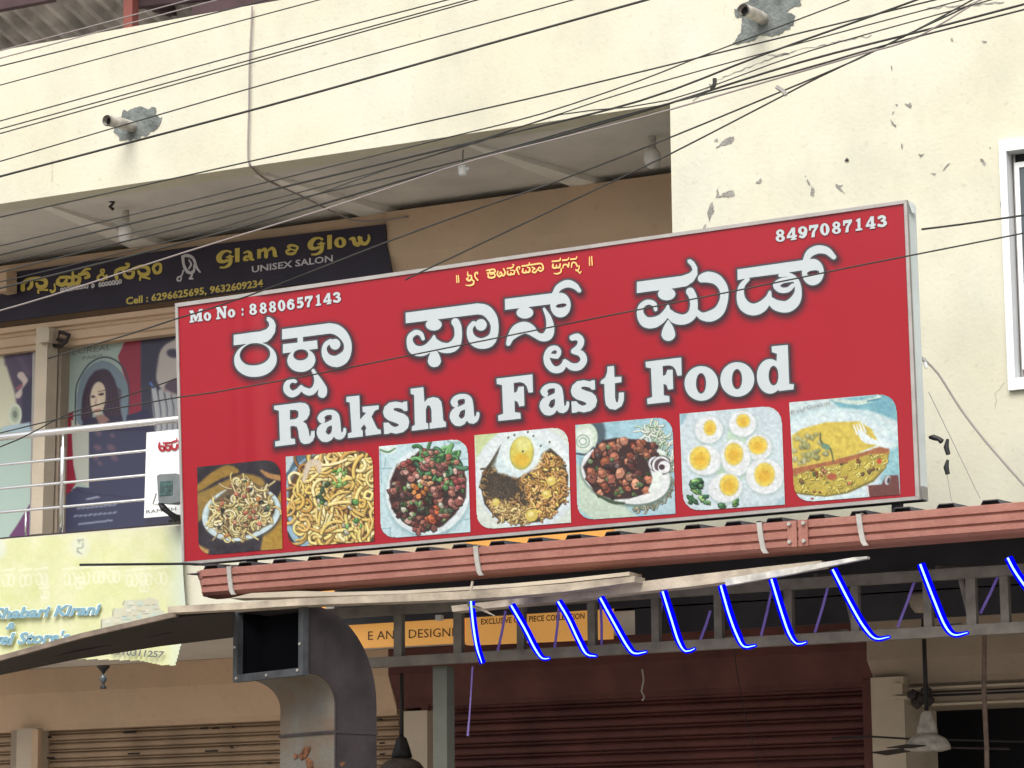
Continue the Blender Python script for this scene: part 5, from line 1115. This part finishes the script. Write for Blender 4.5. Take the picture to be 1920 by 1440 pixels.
MB().pp([(300, 903), (323, 901), (323, 928), (299, 930)], -.223, .004).build('lens', mat('lamp_lens', (.055, .12, .11), .25, .5, 60, .1, spec=.6), FL)
MB().tube([P(300, 943, -.2), P(306, 952, -.2), P(318, 962, -.18), P(330, 972, -.15), P(337, 972, -.1)], [.012, .018, .014, .022, .02], 8).build('arm', m_black, FL)
MB().tube([P(293, 925, -.2), P(287, 945, -.2), P(296, 947, -.2)], .004, 6).build('bracket', m_alu, FL)
MB().box(P(320, 975, -.1)[0], P(350, 975, -.1)[0], -.12, .0, P(325, 980, -.1)[2], P(325, 975, -.1)[2]).build('mount', m_black, FL)

# ------------------------------------------------------------------ yellow cloth banner
ZB_ = (0, 980, 4.965)
c = Canvas([(-120, 1022), (340, 986), (352, 1250), (-120, 1290)], 2.2, ZB_, (222, 225, 176))
n = c.noise(160, 3)[..., None]; c.im += (n-.5)*34*np.array([.6, .4, 1.2]); c.im += (c.noise(18, 9)[..., None]-.5)*12
c.blend(np.clip((180-c.Y)/170, 0, 1)*.45, (226, 222, 204)); c.blend(np.clip((c.X-1520)/200, 0, 1)*.75, (212, 226, 222)); c.blend(np.clip(1-np.abs(c.X-410)/60, 0, 1)*np.clip(1-np.abs(c.Y-560)/260, 0, 1)*.5, (226, 230, 206))
c.ell(745, 225, 85, 100, (222, 226, 208), 0, 30, .8); c.ell(0, 240, 60, 90, (222, 228, 214), 0, 24, .8)
for s in ([(720, 165, 6), (775, 160, 6)], [(735, 190, 5), (735, 170, 5)], [(770, 185, 5), (765, 230, 6), (720, 240, 6), (730, 270, 5)], [(715, 270, 5), (760, 290, 5)]): c.line(s, (120, 128, 120), 4, .7)
def ghost(x, y, w, h, sd):
    r = np.random.default_rng(sd)
    c.line([(x, y+h*.1, 9), (x+w, y, 9)], (236, 238, 214), 5, .75)
    for k in range(2):
        cx = x+w*(.3+.45*k); q = [(cx+math.cos(a)*w*.24, y+h*.62+math.sin(a)*h*.33, 7) for a in np.linspace(r.uniform(-3, -1), r.uniform(2.5, 4.5), 7)]; c.line(q, (236, 238, 216), 5, .75)
for k, (x, y) in enumerate(((20, 430), (180, 430), (330, 420), (590, 420), (720, 410), (860, 400), (1000, 395), (1170, 430), (1300, 420), (1440, 410), (370, 600), (1300, 540), (700, 510), (-200, 430), (-380, 440))):
    ghost(x, y, 112 if y < 500 else 80, 170 if y < 500 else 110, k)
prod = [('p', [(945, 1060), (950, 900), (1050, 880), (1060, 800), (1150, 790), (1160, 725), (1350, 715), (1380, 695), (1470, 720), (1480, 800), (1530, 830), (1540, 960), (1530, 1000), (940, 1080)])]
c.fill(prod, (206, 208, 186), 3); r = np.random.default_rng(8)
for k in range(70):
    x, y = r.uniform(960, 1500), r.uniform(730, 1040)
    if sdf(prod, np.array([[x]]), np.array([[y]]))[0, 0] < -14: c.poly([(x-22, y-16), (x+22, y-18), (x+22, y+16), (x-22, y+18)], [(222, 222, 206), (196, 206, 190), (188, 210, 206), (214, 206, 182)][k % 4], 3, .8); c.line([(x-20, y+18, 3), (x+20, y+17, 3)], (140, 142, 132), 3, .6)
c.line([(945, 1060, 5), (952, 905, 5)], (110, 116, 112), 4, .8); c.line([(1052, 870, 4), (1062, 802, 4)], (120, 122, 112), 4, .8); c.line([(1146, 770, 4), (1160, 728, 4)], (120, 122, 112), 4, .8)
# trim to the cloth's own outline
X, Y = c.px, c.py
c.im *= .88
c.mask &= (sdf([('p', [(-120, 1020), (0, 1010), (200, 996), (341, 985), (345, 1020), (353, 1066), (350, 1120), (345, 1180), (341, 1205), (330, 1249), (300, 1248), (262, 1240), (200, 1238), (136, 1237), (-120, 1262)])], X, Y) < 0)
wv = lambda X, Y: -.006*np.sin(X/42)*np.sin(Y/52+1)-.0015*np.sin(X/12+Y/18)
BN = c.build('banner', -.05, m_faded, None, warp=wv); tag(BN, 'faded yellow cloth banner with pale blue store name hung below the railing', 'banner')
for s_, a, b, h in (('Shabari Kirani', (-14, 1160), (190, 1151), 20), ('&', (10, 1180), (30, 1178), 12), ('Travel Store\'s', (-62, 1210), (132, 1203), 21)):
    text('lettering', s_, a, b, h, -.068, m_haloltr, BN, bold=.075, shear=.3); text('lettering', s_, a, b, h, -.072, m_blueltr, BN, bold=.035, shear=.3)
text('lettering', '9910311257', (208, 1227), (309, 1233), 12, -.070, m_greyltr, BN, bold=.03, shear=.2)

# ------------------------------------------------------------------ drain pipes with cement patches
def spout(tip, root, patch, lab):
    o = empty('drain_spout', P(*root, 0), lab, 'pipe')
    r0 = P(*root, 0); L = .24
    while True:
        t = r0+np.array([0, -L, -.02]); break
    mb = MB().tube([r0+np.array([0, .1, .01]), r0+np.array([0, -.12, -.0]), r0+np.array([-.0, -L, -.015])], .03, 16, cap=False); v0 = len(mb.v)
    mb.tube([r0+np.array([0, -L, -.015]), r0+np.array([0, -.12, 0])], .024, 16, cap=False); mb.build('pipe', m_pipe, o, smooth=True)
    MB().tube([r0+np.array([0, -L+.03, -.013]), r0+np.array([0, -L+.04, -.013])], .0238, 12).build('bore', m_dark, o)
    ops = [('p', patch)]; me = shape_mesh('cement_patch', ops, .5, .8, lambda x, y: PA(x, y, -.004-.0)); obj('cement_patch', me, m_cement, o)
    return o
def jag(pts, s, off=(0, 0), seed=1, amp=1.6):
    r = np.random.default_rng(seed); q = [(off[0]+a/s, off[1]+b/s) for a, b in pts]; out = []
    for (a, b), (c_, d) in zip(q, q[1:]+q[:1]):
        n = max(1, int(np.hypot(c_-a, d-b)/4))
        for t in np.linspace(0, 1, n, endpoint=False): out.append((a+(c_-a)*t+r.normal(0, amp), b+(d-b)*t+r.normal(0, amp)))
    return out
spout((214, 227), (250, 240), jag([(880, 810), (1000, 770), (1070, 785), (1115, 775), (1120, 830), (1170, 850), (1140, 910), (1080, 950), (1050, 980), (960, 1000), (865, 1010), (820, 950)], 3.84, seed=2), 'white drain spout poking out of a grey cement patch at the upper left')
spout((1410, 25), (1432, 38), jag([(670, 110), (700, 50), (780, 10), (800, -60), (1150, -60), (1150, 30), (1050, 80), (1120, 110), (1085, 200), (960, 260), (870, 250), (800, 300), (670, 310), (730, 210), (740, 130)], 3.84, (1200, 0), 3), 'white drain spout in a large grey cement patch at the top right')

# ------------------------------------------------------------------ lamps, fans, cables
def bulb(px, py, y, L, r, lab, zt=None):
    p = P(px, py, y); o = empty('ceiling_bulb', p, lab, 'lamp')
    MB().lathe(p, [(.018, .0), (.022, -.03), (.02, -.07), (.024, -.075)], 12).build('holder', m_pipe, o, smooth=True)
    MB().lathe(p+np.array([0, 0, -.075]), [(.018, 0), (r, -.03), (r*1.05, -L*.6), (r*.8, -L*.9), (r*.3, -L)], 16).build('globe', m_bulb, o, smooth=True)
    return o
bulb(236, 395, .45, .11, .042, 'pale bulb hanging from the balcony ceiling above the salon sign')
bulb(1222, 250, .55, .11, .042, 'pale bulb in a crooked holder beside the edge of the solid wall')
o = empty('loose_socket', P(866, 305, .3), 'small white lamp socket dangling on a wire from the ceiling beam', 'lamp')
MB().lathe(P(868, 310, .3), [(.018, 0), (.024, -.02), (.024, -.05), (.015, -.055)], 12).build('socket', m_white, o); MB().tube([P(874, 262, .3), P(868, 285, .3), P(868, 310, .3)], .003, 6).build('wire', m_wire, o)
MB().tube([P(860, 313, .3), P(880, 317, .3)], .008, 8).build('cross_pin', m_white, o)
tag(MB().tube([P(205, 376, .3), P(213, 380, .3), P(206, 388, .3), P(212, 392, .3)], .010, 6).build('hook', m_duct), 'dark bent hook fixed in the ceiling left of the pale bulb', 'hook')
def fan(px, py0, py1, y, lab, blade=None, m_b=m_pipe, m_r=m_black, s=1.0):
    top = P(px, py0, y); x = top[0]; zt = top[2]; zb = P(px, py1, y)[2]; c0 = np.array([x, y, zb])
    o = empty('ceiling_fan', top, lab, 'fan')
    MB().tube([(x, y, zt), (x, y, zb)], .0105, 10).build('down_rod', m_r, o, smooth=True)
    MB().lathe(c0, [(.012*s, .03), (.024*s, .02), (.04*s, -.03), (.052*s, -.075), (.02, -.078)], 20).build('lower_canopy', m_r if s > 1 else m_b, o, smooth=True)
    MB().lathe(c0+np.array([0, 0, -.075]), [(.04*s, 0), (.085*s, -.025), (.105*s, -.05), (.11*s, -.075), (.07*s, -.085), (.0, -.087)][:-1], 28).build('motor', m_b, o, smooth=True)
    for k in range(3):
        a = math.radians((blade or 10)+120*k); d = np.array([math.cos(a), math.sin(a), 0]); e = np.array([-d[1], d[0], .12])
        q = [c0+np.array([0, 0, -.14])+d*.09*s-e*.035, c0+np.array([0, 0, -.14])+d*.09*s+e*.035, c0+np.array([0, 0, -.15])+d*.38+e*.05, c0+np.array([0, 0, -.15])+d*.38-e*.045]
        MB().prism(q, [p-np.array([0, 0, .004]) for p in q]).build('blade', m_duct, o)
    return o
fan(1731, 1150, 1345, .55, 'cream ceiling fan hanging on a dark rod in front of the right pillar', 28)
fan(753, 1262, 1392, .30, 'dark ceiling fan hanging just right of the sooty duct', 35, m_b=mat('grimy_fan', (.09, .07, .06), .5, .3, 20, .1), s=1.05)
p = P(1724, 1118, -.6); o = MB().lathe(p, [(.05, .012), (.052, 0), (.04, -.045), (.022, -.07), (.01, -.072)], 16).build('fan_cup', m_tan3, smooth=True); tag(o, 'beige fan mounting cup tucked against the truss right of centre', 'fan cup')
p = P(1730, 1310, 1.1); o = MB()
for dx, dz in ((-.05, .02), (.02, .035), (-.03, -.02), (.03, -.01), (0, .0)): o.lathe(p+np.array([dx, 0, dz]), [(.002, .03), (.028, .012), (.03, -.01), (.004, -.03)], 10)  # cluster of dark lumps models the smudge
tag(o.build('dark_smudge', m_duct, smooth=True), 'dark smudge of small lumps on the shutter box behind the cream fan rod', 'bundle')
o = MB().tube([P(1846, 1192, .2), P(1845, 1300, .2), P(1850, 1400, .2), P(1852, 1560, .2)], .011, 10).build('hanging_pipe', mat('brown_pipe', (.21, .15, .12), .8, .25, 30, .2)); tag(o, 'brown vertical pipe hanging right of the cream ceiling fan', 'pipe')
o = MB().tube([P(1560, 1384, 1.0), P(1632, 1381, 1.0), P(1700, 1385, 1.0), P(1920, 1391, 1.0)], .005, 6).build('low_cable', m_black); tag(o, 'thin dark cable crossing the pillar behind the cream fan', 'cable')
# little hanging charm under the left awning
o = empty('hanging_lamp', P(195, 1252, -.6), 'small hanging lamp on a bracket under the left awning', 'lamp'); p = P(194, 1252, -.6)
MB().lathe(p, [(.035, .01), (.03, 0), (.012, -.018), (.006, -.03)], 12).build('hood', m_black, o); MB().lathe(p+np.array([0, 0, -.03]), [(.003, 0), (.015, -.012), (.018, -.025), (.014, -.04), (.004, -.05)], 14).build('globe', m_glass, o, smooth=True)
MB().lathe(p+np.array([0, 0, -.08]), [(.003, .01), (.006, 0), (.018, -.02), (.016, -.024)], 10).build('drop', m_black, o)

q = [(a, b) for a, b, _ in smooth_pts([(1050, 247, 1), (1110, 246, 1), (1170, 248, 1), (1198, 247, 1), (1214, 242, 1), (1240, 246, 1)], 15)]
o = MB().tube([P(a, b, .5) for a, b in q], .006, 6).build('ceiling_cable', m_black); tag(o, 'black cable looping along the ceiling to the bulb beside the solid wall', 'cable')
q = [(a, b) for a, b, _ in smooth_pts([(1204, 1255, 1), (1207, 1275, 1), (1203, 1296, 1), (1208, 1306, 1), (1204, 1314, 1)], 8)]
o = MB().tube([P(a, b, 1.05) for a, b in q], .005, 6).build('shutter_hook', m_alu); tag(o, 'small bent hook hanging on the maroon hood', 'hook')
o = MB().tube([P(1374, 1200, .9), P(1382, 1262, .9), P(1398, 1345, .9), P(1428, 1450, .9), P(1440, 1500, .9)], .0022, 6).build('pull_cord', m_black); tag(o, 'thin dark cord hanging in front of the maroon shutter', 'cord')
# ------------------------------------------------------------------ overhead wires
def wire(pts, y, r, m_=m_wire, lab=None, seg=1):
    q = []
    pts = [(float(a), float(b)) for a, b in pts]
    if len(pts) == 2:
        (a, b), (c_, d) = pts; n = 10
        pts = [(a+(c_-a)*t, b+(d-b)*t+math.sin(math.pi*t)*np.hypot(c_-a, d-b)*.0025) for t in np.linspace(0, 1, n)]
    else: pts = [(p[0], p[1]) for p in smooth_pts([(a, b, 1) for a, b in pts], 60)]
    yy = [y]*len(pts) if not hasattr(y, '__len__') else np.linspace(y[0], y[1], len(pts))
    r *= 1.25
    o = MB().tube([P(a, b, v) for (a, b), v in zip(pts, yy)], r, 6).build('overhead_wire', m_, smooth=True); tag(o, lab, 'wire', 'wires strung across the facade'); return o
W = [
 ([(-80, 117), (354, 0), (460, -28)], -3.2, .0022, m_wire2, 'pale wire crossing the terrace roof, topmost at the left edge'),
 ([(-80, 131), (406, 0), (520, -30)], -3.2, .0024, m_wire2, 'pale wire just below the topmost one at the left edge'),
 ([(-80, 144), (500, 0), (600, -25)], -3.4, .0024, m_wire, 'wire leaving the left edge a little under the parapet top'),
 ([(-80, 181), (590, 2), (680, -22)], -3.4, .0020, m_wire, 'thin wire over the upper parapet, ending at the top near the first third'),
 ([(-80, 249), (500, 89), (830, 2), (900, -16)], -3.5, .0022, m_wire, 'upper of three close wires in the middle of the parapet'),
 ([(-80, 264), (500, 104), (890, -4)], -3.5, .0022, m_wire, 'middle of three close wires on the parapet'),
 ([(-80, 273), (500, 110), (930, -10)], -3.5, .0022, m_wire, 'lowest of three close wires on the parapet'),
 ([(-80, 326), (500, 157), (1000, 20), (1080, -2)], -3.6, .0022, m_wire, 'wire passing across the left drain spout'),
 ([(-80, 352), (500, 199), (960, 70), (1215, -1), (1260, -14)], -3.0, .0040, m_wire, 'thickest black cable crossing the parapet from lower left to the top'),
 ([(-80, 425), (400, 318), (800, 228), (1013, 180), (1200, 135), (1520, 57), (1760, -2), (1800, -12)], -3.0, .0026, m_wire, 'long wire following the lower edge of the parapet'),
 ([(-80, 480), (400, 366), (843, 257), (1013, 214), (1200, 151), (1299, 112), (1593, 0)], -3.2, .0022, m_wire, 'wire under the ceiling that climbs past the right drain spout'),
 ([(-80, 497), (400, 382), (900, 263), (1200, 189), (1427, 104), (1649, 25), (1726, -3)], -3.0, .0034, m_wire, 'heavy wire merging into the dark bundle at the upper right'),
 ([(-80, 512), (400, 401), (738, 313), (1000, 230), (1200, 165), (1500, 81), (1812, -2)], -3.3, .0020, m_wire, 'thin wire third below the ceiling edge at the left'),
 ([(-80, 530), (400, 412), (624, 357), (900, 292), (1200, 208), (1486, 135), (1666, 83), (1920, 18), (1990, 0)], -3.1, .0028, m_wire, 'wire ending second lowest at the right top corner'),
 ([(-80, 548), (400, 431), (556, 378), (733, 315), (900, 266), (1050, 215), (1252, 188), (1520, 95), (1864, -2)], -3.2, .0020, m_wire, 'wire crossing two others under the balcony ceiling'),
 ([(-80, 560), (400, 440), (800, 325), (1100, 240), (1252, 195), (1500, 117), (1745, 54), (1920, 8), (1990, -8)], -2.9, .0036, m_wire, 'thick wire running into the right edge just under the top corner'),
 ([(-80, 605), (100, 553), (340, 475), (613, 391), (778, 336), (900, 297), (1200, 221), (1434, 154), (1620, 100), (1720, 70), (1840, -2)], -3.1, .0028, m_wire2, 'pale lit wire slanting over the salon sign lettering'),
 ([(90, 672), (241, 627), (330, 598), (465, 555), (722, 455), (900, 390), (1047, 339), (1256, 258), (1452, 177), (1606, 112), (1700, 65), (1780, 28), (1850, -6)], -2.8, .0028, m_wire, 'steep wire rising from the dark sign over the ceiling to the upper right'),
 ([(760, 525), (800, 505), (1105, 361), (1256, 289), (1473, 177), (1539, 143), (1700, 66), (1830, -4)], -2.7, .0028, m_wire, 'steepest wire climbing from above the red sign to the upper right'),
 ([(-80, 832), (0, 812), (125, 782), (221, 765), (340, 744), (400, 736), (600, 700), (720, 676), (800, 660), (940, 632), (1160, 588), (1400, 541), (1620, 496), (1733, 474), (1920, 437), (2000, 421)], -2.2, .0025, m_wire, 'long wire drooping across the middle of the red sign'),
 ([(-80, 850), (0, 838), (70, 806), (130, 775), (221, 748), (331, 710)], [-2.0, -.2], .0028, m_wire, 'wire rising across the posters behind the railing'),
 ([(1728, 430), (1800, 421), (1890, 408), (1990, 393)], -1.15, .0035, m_wire, 'short wire from the side of the red sign to the window'),
]
for pts, y, r, m_, lab in W: wire(pts, y, r, m_, lab)
# ties and clamps on the bundles
for a, b, lab in (((1340, 147), (1334, 168), 'small clamp joining two wires left of the right drain spout'), ((1456, 163), (1474, 178), 'pale clip where two steep wires cross on the right wall')):
    mb = MB().tube([P(*a, -2.9), P((a[0]+b[0])/2+3, (a[1]+b[1])/2, -2.9), P(*b, -2.9)], .008, 6); tag(mb.build('wire_clamp', m_wire if a[0] < 1400 else m_alu), lab, 'clamp')
wv_ = [(473, 12), (471, 60), (468, 120), (467, 200), (465, 280), (467, 305), (474, 316), (500, 338), (560, 365), (616, 393), (660, 412), (700, 415), (740, 410), (765, 406)]
ys = [-.02]*6+[.02]+[.25, .6, .85, 1.05, 1.12, 1.14, 1.14]
q = smooth_pts([(a, b, y) for (a, b), y in zip(wv_, ys)], 25); o = MB().tube([P(a, b, y) for a, b, y in q], .0052, 6).build('service_cable', m_wire2, smooth=True); tag(o, 'thin grey cable running down the parapet and curving along the first ceiling beam', 'cable')
# stay wires at the right end of the sign
for pts, r, lab in (([(1736, 677), (1760, 702), (1800, 765), (1850, 830), (1925, 915), (1960, 950)], .005, 'twisted grey cord running down right from the side of the sign'), ([(1741, 735), (1780, 815), (1838, 935)], .0018, 'thin straight wire from the sign side to the gutter'), ([(1775, 885), (1784, 940)], .0012, 'hair thin thread under the black tape knots')):
    q = [(a, b) for a, b, _ in smooth_pts([(a, b, 1) for a, b in pts], 20)]; o = MB().tube([P(a, b, -1.12) for a, b in q], r, 6).build('stay_cord', m_wire2); tag(o, lab, 'cord')
for k, (pts, lab) in enumerate((([(1742, 820), (1750, 820), (1760, 823), (1766, 828)], 'black tape knot touching the side of the sign'), ([(1777, 823), (1774, 838), (1778, 852)], 'black tape knot hanging freely, the middle one of three'), ([(1777, 862), (1774, 876), (1777, 889)], 'lowest black tape knot above the gutter'))):
    o = MB().tube([P(a, b, -1.12) for a, b in pts], [.006, .012, .010, .012][:len(pts)], 8).build('tape_knot', m_black); tag(o, lab, 'tape knot')
o = empty('spotlight_bracket', P(1733, 677, -1.15), 'small white fixing bracket on the upper side of the sign box', 'bracket')
MB().tube([P(1727, 669, -1.15), P(1733, 675, -1.15), P(1736, 679, -1.15)], [.004, .010, .008], 8).build('screw', m_alu, o); MB().tube([P(1734, 680, -1.15), P(1737, 690, -1.15)], [.010, .006], 8).build('tail', m_white, o)
for px in (700, 1300):
    a = P(px, 700, YS+.2); 
    MB().bar((a[0], YS+.1, 3.9), (a[0], -.0, 4.1), .025, .025).build('wall_strut', m_alu, SG)
for px in (480, 1690):
    a = P(px, 1010, YS+.1); x = a[0]
    MB().box(x-.02, x+.02, YS+.05, YS+.085, 3.14, 3.27).build('foot', m_roof, SG)
